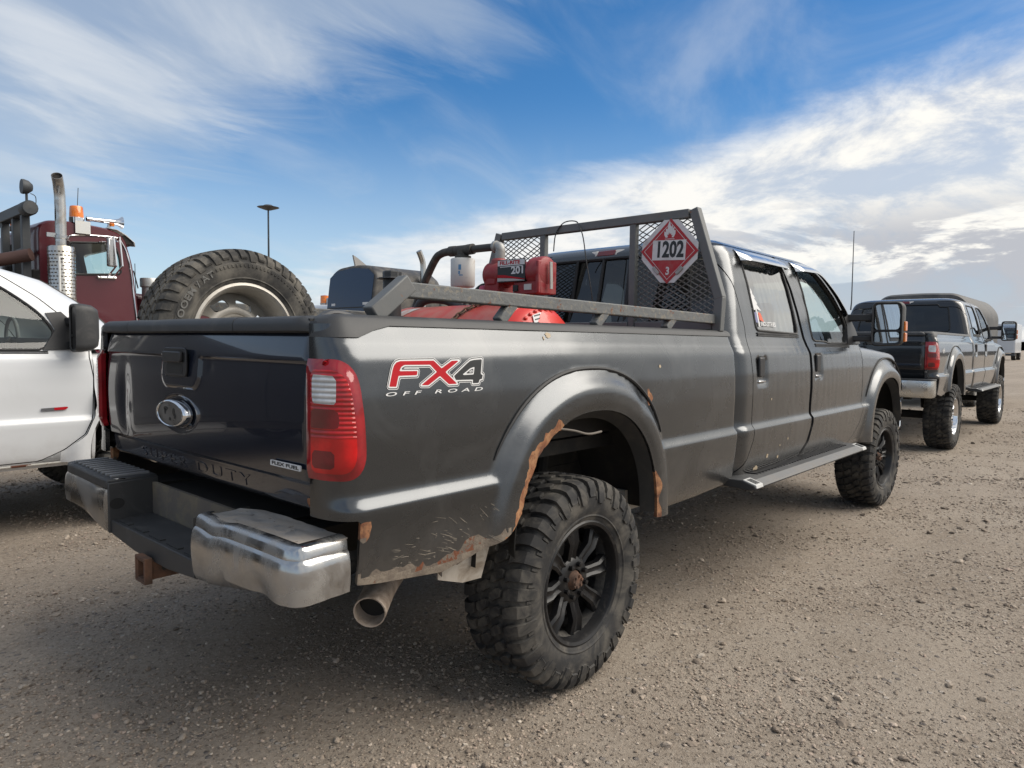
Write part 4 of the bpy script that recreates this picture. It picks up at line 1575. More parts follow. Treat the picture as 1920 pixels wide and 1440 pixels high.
    V, pil, F = split(V, F, s)
    Q = np.array(V)
    Q[:, 1] -= np.sign(Q[:, 1]) * 0.012
    for q in (-1, 1):
        put('pillar_trim', Q, [f for f in pil if Q[f[0]][1] * q > 0], SEAL, smooth=40)
    put('cab_shell', V, F, paint, solid=0.02, smooth=40, rim=SEAL)
    # high brake lamp
    mb = MB()
    for y0, y1, mi in ((-0.20, -0.07, 0), (-0.07, 0.07, 1), (0.07, 0.20, 0)):
        mb.prism([(y0, 1.945), (y1, 1.945), (y1, 1.982), (y0, 1.982)], lambda u, v, d: (1.545 + (v - 1.945) * 0.55 + d + 0.03 * (u / 0.2) ** 2, u, v + 0.002), 0.0, 0.05, mi)
    mput('high_brake_lamp', mb, [mat('milky_lens', (0.55, 0.53, 0.50), 0.4), LENS_DARK], bevel=0.006)

    # interior
    mb = MB()
    for x0 in (2.05, 3.0):
        for y in (-0.40, 0.40):
            mb.box((x0, y, 1.08), (0.55, 0.55, 0.18))
            mb.box((x0 - 0.30, y, 1.38), (0.16, 0.52, 0.60), Matrix.Rotation(R(-10), 3, 'Y'))
            mb.box((x0 - 0.38, y, 1.74), (0.10, 0.27, 0.19))
    mput('seat', mb, INTERIOR, bevel=0.04)
    mb = MB()
    mb.box((3.72, 0, 1.33), (0.36, 1.70, 0.30))
    mb.tube([(3.55 + 0.06 * math.sin(a) * 0, 0.40 + 0.19 * math.cos(a), 1.47 + 0.17 * math.sin(a)) for a in np.linspace(0, 2 * math.pi, 25)[:-1]], 0.016, 8, closed=True)
    mb.bar((3.52, 0.40, 1.47), (3.75, 0.40, 1.36), 0.05)
    mb.bar((3.55, 0.22, 1.47), (3.55, 0.58, 1.47), 0.03)
    mput('dashboard', mb, INTERIOR, bevel=0.02)
    mb = MB().box((2.55, 0, 0.98), (2.2, 1.74, 0.03)).box((3.86, 0, 1.0), (0.03, 1.7, 0.7))
    mb.box((1.53, 0, 1.20), (0.03, 1.6, 0.5))
    for sg in (-1, 1):
        mb.box((2.52, sg * 0.86, 1.03), (2.0, 0.03, 0.62))
    mput('cab_lining', mb, INTERIOR)

    # ---------------- front fenders and bonnet
    xs = np.arange(3.36, 5.06, 0.018 if hi else 0.03)
    side_z = [z for z in zl if .60 <= z <= 1.30]

    def section(x):
        tp = 0.10 * sm01((x - 4.62) / 0.45) ** 1.5
        drop = 0.055 * sm01((x - 3.7) / 1.4)
        pts = []
        for z in side_z:
            w = float(wside(np.array([x]), np.array([z]), xf_c)[0]) - tp
            pts.append((w, z - drop * max(0, (z - 1.0) / 0.3)))
        w0 = pts[-1][0]
        for dy, z in ((0.008, 1.325), (0.022, 1.345), (0.045, 1.360), (0.08, 1.371), (0.12, 1.377)):
            pts.append((w0 - dy, z - drop))
        return pts, w0, drop
    for sg in (-1, 1):
        cols = [[(float(x), sg * w, z) for w, z in section(float(x))[0]] for x in xs]
        V, F = grid(cols, flip=(sg > 0))
        A = np.array(V)
        V, _, F = split(V, F, rho(A[:, 0], A[:, 2], xf_c) - 1.0)
        s = np.minimum(sdf_poly(np.array(V)[:, (0, 2)], FRONT_DOOR) - 0.006, 1)
        V, _, F = split(V, F, s)
        A = np.array(V)
        V, _, F = split(V, F, np.maximum(A[:, 0] - 3.732, -(A[:, 2] - 0.97)))
        A = np.array(V)
        # lower front of the fender ends at the bumper
        V, _, F = split(V, F, np.maximum(4.87 - A[:, 0], A[:, 2] - 0.90))
        A = np.array(V)
        V, _, F = split(V, F, A[:, 0] - np.interp(A[:, 2], [.60, .66, .80, .93], [3.43, 3.50, 3.70, 3.74]) if False else np.ones(len(A)))
        put('front_fender', V, F, paint, solid=0.012, smooth=40, rim=SEAL)
    cols = []
    for x in np.arange(3.74, 5.12, 0.04):
        pts, w0, drop = section(float(x))
        yy = np.linspace(-(w0 - 0.127), w0 - 0.127, 33)
        hw = w0 - 0.127
        cols.append([(float(x), float(y), 1.378 - drop + 0.055 * (1 - (y / hw) ** 2) ** 0.6 * 1.0 + 0.012 * float(sm01((abs(y) - 0.35) / 0.05) - 1) * -1) for y in yy])
    V, F = grid(cols)
    put('bonnet', V, F, paint, solid=0.02, smooth=40)
    mb = MB().box((3.84, 0, 1.40), (0.30, 1.50, 0.03))
    mput('cowl', mb, PLASTIC_CLEAN)
    # front end
    mb = MB()
    for k in range(4):
        mb.box((5.12, 0, 0.98 + k * 0.10), (0.06, 1.05, 0.055))
    mb.box((5.09, 0, 1.12), (0.04, 1.12, 0.50))
    mput('grille', mb, CHROME_CLEAN, bevel=0.01)
    for sg in (-1, 1):
        mb = MB().box((5.04, sg * 0.70, 1.10), (0.14, 0.30, 0.42))
        mput('headlight', mb, LENS_CLEAR, bevel=0.03)
    rows = []
    for y in np.linspace(-1, 1, 41):
        yy = math.copysign(min(abs(y) * 1.0, 1), y)
        a = abs(yy)
        x = 5.26 - 0.40 * float(sm01((a - 0.72) / 0.30)) ** 1.3
        rows.append([(x - 0.03, yy * 0.995, 0.90), (x, yy, 0.87), (x + 0.005, yy, 0.78), (x, yy, 0.66), (x - 0.03, yy * 0.99, 0.62)])
    V, F = grid(rows, flip=True)
    put('front_bumper', V, F, CHROME_CLEAN, solid=0.01, smooth=60)

    # ---------------- running boards
    for sg in (() if cfg.get('white') else (-1, 1)):
        mb = MB()
        mb.prism([(-0.90, 0.650), (-1.045, 0.655), (-1.115, 0.633), (-1.122, 0.614), (-1.09, 0.602), (-0.92, 0.610)], lambda u, v, d: (d, -sg * u, v), 1.36, 3.36)
        rb = mput('running_board', mb, PLASTIC, bevel=0.006)
        mb = MB()
        mb.prism([(-1.075, 0.6485), (-1.119, 0.635), (-1.124, 0.622), (-1.075, 0.640)], lambda u, v, d: (d, -sg * u, v), 1.46, 3.26)
        mput('edge_strip', mb, STEP_TOP, rb)
        for x0 in (1.365, 3.265):
            mb = MB()
            mb.prism([(-1.045, 0.658), (-1.052, 0.657), (-1.121, 0.637), (-1.127, 0.618), (-1.045, 0.640)], lambda u, v, d: (d, -sg * u, v), x0, x0 + 0.09)
            mput('end_cap', mb, mat('light_plastic', (0.50, 0.50, 0.49), 0.5, dirt=((0.3, 0.28, 0.25), 12, 0.5, 0.75, 0.8, 0.5)), rb, bevel=0.003)
            mb = MB()
            for k in range(3):
                xx = x0 + 0.025 + k * 0.02
                mb.prism([(-1.060, 0.6568), (-1.112, 0.6416), (-1.112, 0.6396), (-1.060, 0.6548)], lambda u, v, d: (d, -sg * u, v), xx - 0.005, xx + 0.005)
            mput('cap_mark', mb, BLACK_DECAL, rb)
        mb = MB()
        for x in np.arange(1.6, 3.2, 0.045):
            mb.box((x, sg * 0.985, 0.6575), (0.022, 0.10, 0.006))
        mput('step_tread', mb, PLASTIC_CLEAN, rb)

    # ---------------- window visors
    if cfg.get('visors'):
        def visor(name, pts, parent, sg):
            """pts: (x, z) along the upper edge of the window"""
            rows = []
            pp = bez([(x, 0, z) for x, z in pts], 8)
            L = len(pp)
            for i, p in enumerate(pp):
                a, b = pp[max(i - 1, 0)], pp[min(i + 1, L - 1)]
                t = (b - a).normalized()
                nx, nz = -t.z, t.x            # towards outside of the window
                if nz < 0:
                    nx, nz = -nx, -nz
                e = min(1, i / 3, (L - 1 - i) / 3)
                e = e * (2 - e)
                sec = []
                for off, out in ((0.030, 0.003), (0.020, 0.012), (0.004, 0.034), (-0.006, 0.044), (-0.030, 0.056), (-0.036, 0.054)):
                    x, z = p.x + nx * off, p.z + nz * off
                    w = float(np.interp(z, ZC, WC))
                    sec.append((x, sg * (w + out * (0.25 + 0.75 * e)), z))
                rows.append(sec)
            V, F = grid(rows, flip=(sg > 0))
            put(name, V, F, [mat('chrome_visor', (0.55, 0.57, 0.60), 0.14, metal=1.0, dirt=((0.2, 0.19, 0.18), 9, 0.5, 0.8, 0.6, 0.4))], parent, solid=0.005, smooth=50)
        for sg, nm, d in doors:
            if nm == 'rear_door':
                visor('window_visor', [(1.765, 1.918), (2.0, 1.922), (2.25, 1.922), (2.455, 1.918)], d, sg)
            else:
                visor('window_visor', [(2.66, 1.925), (2.85, 1.932), (3.03, 1.928), (3.20, 1.852), (3.36, 1.735), (3.47, 1.625)], d, sg)

    # ---------------- towing mirrors
    for sg in (-1, 1):
        mb = MB()
        y0, y1 = (1.065, 1.275) if not cfg.get('white') else (1.0, 1.145)
        prof = round_poly([(y0, 1.385), (y1, 1.395), (y1, 1.715), (y0, 1.718)], 0.045, 5)
        ring = []
        cy, cz = (y0 + y1) / 2, 1.552
        for xx, k in ((3.585, 0.90), (3.578, 0.97), (3.585, 1.0), (3.63, 1.0), (3.68, 0.95), (3.715, 0.80), (3.725, 0.55), (3.728, 0.02)):
            ring.append([(xx, sg * (cy + (u - cy) * k), cz + (v - cz) * k) for u, v in prof + prof[:1]])
        V, F = grid(ring, flip=(sg < 0))
        if cfg.get('mirror_back'):
            pass
        mo = put('side_mirror', V, F, PLASTIC, solid=0.004, smooth=45)
        mb = MB().prism(round_poly([(y0 + 0.020, 1.508), (y1 - 0.020, 1.510), (y1 - 0.020, 1.700), (y0 + 0.020, 1.703)], 0.03, 4), lambda u, v, d: (3.588 + d, sg * u, v), 0, 0.006)
        mput('mirror_glass', mb, MIRROR if not cfg.get('white') else PLASTIC_CLEAN, mo)
        mb = MB().prism(round_poly([(y0 + 0.022, 1.405), (y1 - 0.022, 1.410), (y1 - 0.022, 1.492), (y0 + 0.022, 1.490)], 0.02, 4), lambda u, v, d: (3.588 + d, sg * u, v), 0, 0.006)
        mput('mirror_glass', mb, MIRROR if not cfg.get('white') else PLASTIC_CLEAN, mo)
        mb = MB().prism([(y0 + 0.012, 1.492), (y1 - 0.012, 1.492), (y1 - 0.012, 1.510), (y0 + 0.012, 1.510)], lambda u, v, d: (3.584 + d, sg * u, v), 0, 0.01)
        mput('mirror_divider', mb, PLASTIC_CLEAN, mo)
        if not cfg.get('white'):
            mb = MB().box((3.640, sg * 1.282, 1.535), (0.055, 0.020, 0.072)).box((3.640, sg * 1.282, 1.452), (0.055, 0.020, 0.068))
            mput('marker_lamp', mb, ORANGE_LAMP, mo, bevel=0.006)
        mb = MB()
        mb.bar((3.60, sg * 0.87, 1.600), (3.66, sg * 1.09, 1.605), 0.055, 0.055)
        mb.bar((3.60, sg * 0.90, 1.440), (3.66, sg * 1.09, 1.440), 0.055, 0.045)
        mb.bar((3.645, sg * 1.00, 1.603), (3.67, sg * 1.09, 1.605), 0.065, 0.075)
        mput('mirror_arm', mb, PLASTIC_CLEAN, mo, bevel=0.01)
        mb = MB()
        mb.prism([(3.43, 1.400), (3.74, 1.400), (3.70, 1.52), (3.56, 1.668), (3.465, 1.655), (3.515, 1.54)], lambda u, v, d: (u, sg * (float(np.interp(v, ZC, WC)) + d), v), -0.01, 0.012)
        mput('mirror_base', mb, PLASTIC_CLEAN, mo)

    # ---------------- wheels
    protos = P.setdefault('protos', {})
    Rt, Wt, rim = cfg['R'], cfg.get('W', 0.30), cfg.get('rim', 0.242)
    yc = cfg.get('track', 0.865)
    for x, st in ((0.0, 0.0), (4.379 if not cfg.get('arch_f') else cfg['arch_f'] - 0.02, cfg.get('steer', 0.0))):
        for sg in (-1, 1):
            wheel(root, (x, sg * yc, Rt), Rt, Wt, rim, cfg['rim_mat'], cfg.get('rubber', RUBBER), sg, protos, st, cfg.get('hub_mat'), cfg.get('spin', 0.3) + x * 0.37)

# ------------------------------------------------------------------ ground
def ground_material():
    m = bpy.data.materials.new('gravel_ground')
    m.use_nodes = True
    t = NT(m.node_tree)
    bs = t.n['Principled BSDF']
    tc = t.node('ShaderNodeTexCoord').outputs['Object']
    big = t.noise(tc, 0.35, 6.0, 0.6, 0.5)
    mid = t.noise(tc, 2.3, 6.0, 0.65, 0.3)
    fine = t.noise(tc, 42.0, 6.0, 0.75)
    grit = t.noise(tc, 170.0, 3.0, 0.8)
    c = t.mix(t.smooth(big, 0.35, 0.68), (0.250, 0.206, 0.165), (0.320, 0.272, 0.222))
    trk = t.noise(t.vm('MULTIPLY', tc, (0.10, 1.6, 1.0)), 1.0, 5.0, 0.6, 0.4)
    c = t.mix(t.m('MULTIPLY', t.smooth(trk, 0.45, 0.62), 0.55), c, (0.335, 0.28, 0.225))
    c = t.mix(t.m('MULTIPLY', t.smooth(trk, 0.45, 0.33), 0.45), c, (0.185, 0.15, 0.118))
    c = t.mix(t.m('MULTIPLY', t.smooth(mid, 0.42, 0.68), 0.6), c, (0.215, 0.172, 0.132))
    c = t.mix(t.m('MULTIPLY', t.smooth(fine, 0.42, 0.66), 0.55), c, (0.40, 0.345, 0.285))
    c = t.mix(t.m('MULTIPLY', t.smooth(fine, 0.46, 0.34), 0.6), c, (0.13, 0.108, 0.090))
    vo = t.node('ShaderNodeTexVoronoi', {'Vector': tc})
    vo.inputs['Scale'].default_value = 75.0
    vr = t.node('ShaderNodeSeparateColor', {0: vo.outputs['Color']})
    stone = t.m('MULTIPLY', t.smooth(vo.outputs['Distance'], 0.46, 0.30), t.smooth(vr.outputs[0], 0.55, 0.62))
    sc = t.mix(vr.outputs[1], (0.14, 0.112, 0.093), (0.48, 0.42, 0.35))
    c = t.mix(t.m('MULTIPLY', stone, 0.8), c, sc)
    vo2 = t.node('ShaderNodeTexVoronoi', {'Vector': tc})
    vo2.inputs['Scale'].default_value = 26.0
    vr2 = t.node('ShaderNodeSeparateColor', {0: vo2.outputs['Color']})
    stone2 = t.m('MULTIPLY', t.smooth(vo2.outputs['Distance'], 0.36, 0.22), t.smooth(vr2.outputs[0], 0.72, 0.78))
    c = t.mix(t.m('MULTIPLY', stone2, 0.85), c, t.mix(vr2.outputs[1], (0.12, 0.105, 0.10), (0.46, 0.41, 0.36)))
    t.set(bs, 'Base Color', c)
    bs.inputs['Roughness'].default_value = 0.95
    bs.inputs['Specular IOR Level'].default_value = 0.2
    h = t.m('ADD', t.m('MULTIPLY', stone, 0.35), t.m('ADD', t.m('MULTIPLY', stone2, 0.8), t.m('ADD', t.m('MULTIPLY', fine, 0.7), t.m('MULTIPLY', grit, 0.45))))
    b = t.node('ShaderNodeBump')
    b.inputs['Strength'].default_value = 1.0
    b.inputs['Distance'].default_value = 0.012
    t.set(b, 'Height', h)
    t.l.new(b.outputs[0], bs.inputs['Normal'])
    return m


def uneven(x, y):
    return 0.012 * rn(x * 0.9, y * 0.9, 0.3) + 0.006 * rn(x * 3.1, y * 3.1, 4.0)


def near_fade(x, y):
    """relief of the yard, level under the tyres"""
    d = math.hypot(x - 1.0, y)
    f = 1.0
    for tx, ty in ((0, -0.865), (4.379, -0.865), (0, 0.865), (4.379, 0.865), (8.75, -0.63), (13.13, -0.60), (8.75, 1.11), (13.13, 1.14), (-0.13, 3.1), (-0.13, 4.8)):
        f = min(f, float(sm01((math.hypot(x - tx, y - ty) - 0.22) / 0.5)))
    return f


def build_ground():
    gx = np.concatenate([[-600, -150, -50, -15], np.arange(-6, 16.01, 0.125), [18, 22, 28, 40, 70, 140, 350, 900, 2500]])
    gy = np.concatenate([[-600, -150, -50, -15], np.arange(-7, 9.01, 0.125), [10, 12, 16, 24, 40, 80, 180, 450, 1200, 2500]])
    rows = []
    for x in gx:
        rows.append([(float(x), float(y), (uneven(x, y) * near_fade(x, y) - 0.004) if (-6 <= x <= 16 and -7 <= y <= 9) else -0.004) for y in gy])
    V, F = grid(rows)
    g = mk('ground', V, F, ground_material(), None, smooth=60)
    g['kind'] = 'structure'
    g['label'] = 'tan gravel yard strewn with small stones'
    return g


build_ground()


def build_gravel():
    rng = np.random.default_rng(11)
    C = np.array([-2.24, -2.61])
    fwd = np.array([math.cos(yaw), math.sin(yaw)])
    sid = np.array([math.sin(yaw), -math.cos(yaw)])
    n = 130000
    # even density on the picture: distance drawn from 1/d
    d = 1.9 * (16.0 / 1.9) ** rng.random(n)
    l = (rng.random(n) - 0.5) * 2 * 0.86 * d
    pts = C + d[:, None] * fwd + l[:, None] * sid
    clump = np.array([rn(p[0] * 1.3, p[1] * 1.3, 2.0) for p in pts])
    keep = rng.random(n) < 0.10 + 1.5 * np.clip(clump + 0.22, 0, 1)
    pts, d = pts[keep], d[keep]
    k = len(pts)
    size = 0.0026 + 0.0056 * rng.random(k) ** 2.3 + 0.014 * (rng.random(k) > 0.985) * rng.random(k)
    size *= np.clip(d / 4.5, 0.85, 1.6)
    z = np.array([uneven(p[0], p[1]) * near_fade(p[0], p[1]) - 0.004 for p in pts])
    me = bpy.data.meshes.new('gravel')
    me.from_pydata([(float(p[0]), float(p[1]), float(zz + s * 0.22)) for p, zz, s in zip(pts, z, size)], [], [])
    a = me.attributes.new('size', 'FLOAT_VECTOR', 'POINT')
    sc = np.stack([size * (0.75 + 0.7 * rng.random(k)), size * (0.75 + 0.7 * rng.random(k)), size * (0.45 + 0.4 * rng.random(k))], -1)
    a.data.foreach_set('vector', sc.ravel().astype(np.float32))
    a = me.attributes.new('turn', 'FLOAT_VECTOR', 'POINT')
    a.data.foreach_set('vector', np.stack([rng.normal(0, .25, k), rng.normal(0, .25, k), rng.random(k) * 6.28], -1).ravel().astype(np.float32))
    a = me.attributes.new('tone', 'FLOAT', 'POINT')
    a.data.foreach_set('value', rng.random(k).astype(np.float32))
    o = bpy.data.objects.new('gravel', me)
    COL.objects.link(o)
    o['kind'] = 'stuff'
    o['label'] = 'loose small stones scattered over the yard'
    o['category'] = 'gravel'
    m = bpy.data.materials.new('pebble')
    m.use_nodes = True
    t = NT(m.node_tree)
    bs = t.n['Principled BSDF']
    at = t.node('ShaderNodeAttribute', attribute_type='INSTANCER', attribute_name='tone')
    cr = t.node('ShaderNodeValToRGB')
    t.l.new(at.outputs['Fac'], cr.inputs[0])
    e = cr.color_ramp.elements
    e[0].position, e[0].color = 0.0, (0.11, 0.088, 0.07, 1)
    e[1].position, e[1].color = 1.0, (0.48, 0.42, 0.35, 1)
    for p, c in ((0.22, (0.205, 0.163, 0.127, 1)), (0.5, (0.30, 0.243, 0.19, 1)), (0.8, (0.37, 0.31, 0.25, 1)), (0.93, (0.33, 0.25, 0.20, 1))):
        q = e.new(p)
        q.color = c
    t.l.new(cr.outputs[0], bs.inputs['Base Color'])
    bs.inputs['Roughness'].default_value = 0.85
    me.materials.append(m)
    ng = bpy.data.node_groups.new('scatter_stones', 'GeometryNodeTree')
    ng.interface.new_socket('Geometry', in_out='INPUT', socket_type='NodeSocketGeometry')
    ng.interface.new_socket('Geometry', in_out='OUTPUT', socket_type='NodeSocketGeometry')
    N, L = ng.nodes, ng.links
    gi, go = N.new('NodeGroupInput'), N.new('NodeGroupOutput')
    ico = N.new('GeometryNodeMeshIcoSphere')
    ico.inputs['Radius'].default_value = 1.0
    ico.inputs['Subdivisions'].default_value = 2
    sp = N.new('GeometryNodeSetPosition')
    nz = N.new('ShaderNodeTexNoise')
    nz.inputs['Scale'].default_value = 1.1
    nz.inputs['Detail'].default_value = 1.0
    pos = N.new('GeometryNodeInputPosition')
    L.new(pos.outputs[0], nz.inputs['Vector'])
    mm = N.new('ShaderNodeMath')
    mm.operation = 'MULTIPLY_ADD'
    mm.inputs[1].default_value = 1.3
    mm.inputs[2].default_value = -0.65
    L.new(nz.outputs['Fac'], mm.inputs[0])
    vs = N.new('ShaderNodeVectorMath')
    vs.operation = 'SCALE'
    L.new(pos.outputs[0], vs.inputs[0])
    L.new(mm.outputs[0], vs.inputs['Scale'])
    L.new(ico.outputs[0], sp.inputs['Geometry'])
    L.new(vs.outputs[0], sp.inputs['Offset'])
    sm = N.new('GeometryNodeSetMaterial')
    sm.inputs['Material'].default_value = m
    L.new(sp.outputs[0], sm.inputs['Geometry'])
    iop = N.new('GeometryNodeInstanceOnPoints')

    def attr(name, typ):
        q = N.new('GeometryNodeInputNamedAttribute')
        q.data_type = typ
        q.inputs['Name'].default_value = name
        return q.outputs[0]
    L.new(gi.outputs[0], iop.inputs['Points'])
    L.new(sm.outputs[0], iop.inputs['Instance'])
    L.new(attr('size', 'FLOAT_VECTOR'), iop.inputs['Scale'])
    L.new(attr('turn', 'FLOAT_VECTOR'), iop.inputs['Rotation'])
    L.new(iop.outputs[0], go.inputs[0])
    md = o.modifiers.new('scatter', 'NODES')
    md.node_group = ng


build_gravel()

# ------------------------------------------------------------------ main truck
T1 = thing('pickup_truck', 'lifted charcoal crew cab pickup with torn rusty rear arch and broken chrome bumper', 'pickup truck')
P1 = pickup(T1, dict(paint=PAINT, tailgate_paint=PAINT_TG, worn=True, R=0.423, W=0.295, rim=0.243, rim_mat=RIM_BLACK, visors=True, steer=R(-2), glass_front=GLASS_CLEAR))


def side_patch(x0, x1, z0, z1, off, stp=0.0035):
    xs, zs = np.arange(x0, x1, stp), np.arange(z0, z1, stp)
    cols = [[(float(x), -(float(wbase(z)) + off), float(z)) for z in zs] for x in xs]
    return grid(cols)


def fx4():
    FX = [(-0.958, 1.248), (-0.942, 1.297), (-0.936, 1.310), (-0.926, 1.319), (-0.911, 1.323), (-0.778, 1.323), (-0.747, 1.298), (-0.702, 1.321), (-0.668, 1.322), (-0.732, 1.286), (-0.683, 1.247), (-0.72, 1.247), (-0.756, 1.274),
          (-0.806, 1.247), (-0.835, 1.248), (-0.768, 1.287), (-0.794, 1.310), (-0.896, 1.311), (-0.908, 1.306), (-0.917, 1.293), (-0.846, 1.292), (-0.850, 1.279), (-0.921, 1.279), (-0.932, 1.247)]
    F4 = [(-0.60, 1.323), (-0.563, 1.325), (-0.573, 1.274), (-0.563, 1.273), (-0.568, 1.259), (-0.579, 1.258), (-0.586, 1.246), (-0.614, 1.246), (-0.610, 1.258), (-0.688, 1.259), (-0.696, 1.272), (-0.633, 1.312), (-0.618, 1.320)]
    H4 = [(-0.661, 1.274), (-0.606, 1.275), (-0.600, 1.300), (-0.619, 1.296)]
    V, F = side_patch(-1.0, -0.53, 1.228, 1.345, 0.0015)

    def q(V, poly):
        A = np.array(V)
        return sdf_poly(A[:, (0, 2)], poly)
    fs, ms = [], []

    def layer(V, F, sd, lim):
        return split(V, F, sd(V) - lim)
    both = lambda V: np.minimum(q(V, FX), np.maximum(q(V, F4), -q(V, H4)))
    V, ins, _ = layer(V, F, both, 0.0088)
    V, core, edge = layer(V, ins, both, 0.0070)
    fs += edge
    ms += [0] * len(edge)
    V, core, edge = layer(V, core, both, 0.0042)
    fs += edge
    ms += [1] * len(edge)
    V, core, edge = layer(V, core, both, 0.0)
    fs += edge
    ms += [0] * len(edge)
    V, red, blk = split(V, core, q(V, FX))
    fs += red + blk
    ms += [2] * len(red) + [1] * len(blk)
    mk('off_road_decal', V, fs, [WHITE_DECAL, BLACK_DECAL, RED_DECAL], T1, smooth=0, fm=ms)
    V, F = text_mesh('OFF ROAD', 0.017, 0, 0.0002, 1.75, 0.25)
    w = max(v[0] for v in V) - min(v[0] for v in V)
    k = 0.405 / w
    V = [(-0.775 + v[0] * k, -(float(wbase(1.227 + v[1])) + 0.0025), 1.2255 + v[1] * 0.95 + 0.0) for v in V]
    mk('off_road_lettering', V, F, WHITE_DECAL, T1, smooth=0)['kind'] = 'stuff'


fx4()


def tailgate_print():
    tg = P1['tailgate']
    mb = MB().prism(round_poly([(-0.797, 0.997), (-0.624, 0.996), (-0.624, 1.013), (-0.797, 1.014)], 0.004, 3), lambda u, v, d: (-1.1415 - d, u, v), 0, 0.004)
    mb.build('fuel_badge', WHITE_DECAL, tg, smooth=0)
    V, F = text_mesh('FLEX FUEL', 0.017, 0.0, 0.0006, 1.0)
    w = max(v[0] for v in V) - min(v[0] for v in V)
    V = [(-1.1462, -0.7105 - v[0] * 0.155 / w, 1.005 + v[1] * 0.85) for v in V]
    mk('badge_lettering', V, F, BLACK_DECAL, tg, smooth=0)
    V, F = text_mesh('SUPER DUTY', 0.062, 0.0015, 0.0, 1.35)
    w = max(v[0] for v in V) - min(v[0] for v in V)
    ys, zt, X = P1['tgx']
    iy, iz = (lambda y: min(max(int((y - ys[0]) / (ys[1] - ys[0])), 0), len(ys) - 1)), (lambda z: min(max(int((z - zt[0]) / (zt[1] - zt[0])), 0), len(zt) - 1))
    V = [(0.02 - v[0] * 0.92 / w, 0.914 + v[1] * 0.9, v[2]) for v in V]
    V = [(float(X[iy(y), iz(z)]) - 0.0010 - (0.0020 if q > 0 else -0.004), y, z) for y, z, q in V]
    mk('embossed_lettering', V, F, PAINT_TG, tg, smooth=0)['kind'] = 'stuff'


tailgate_print()


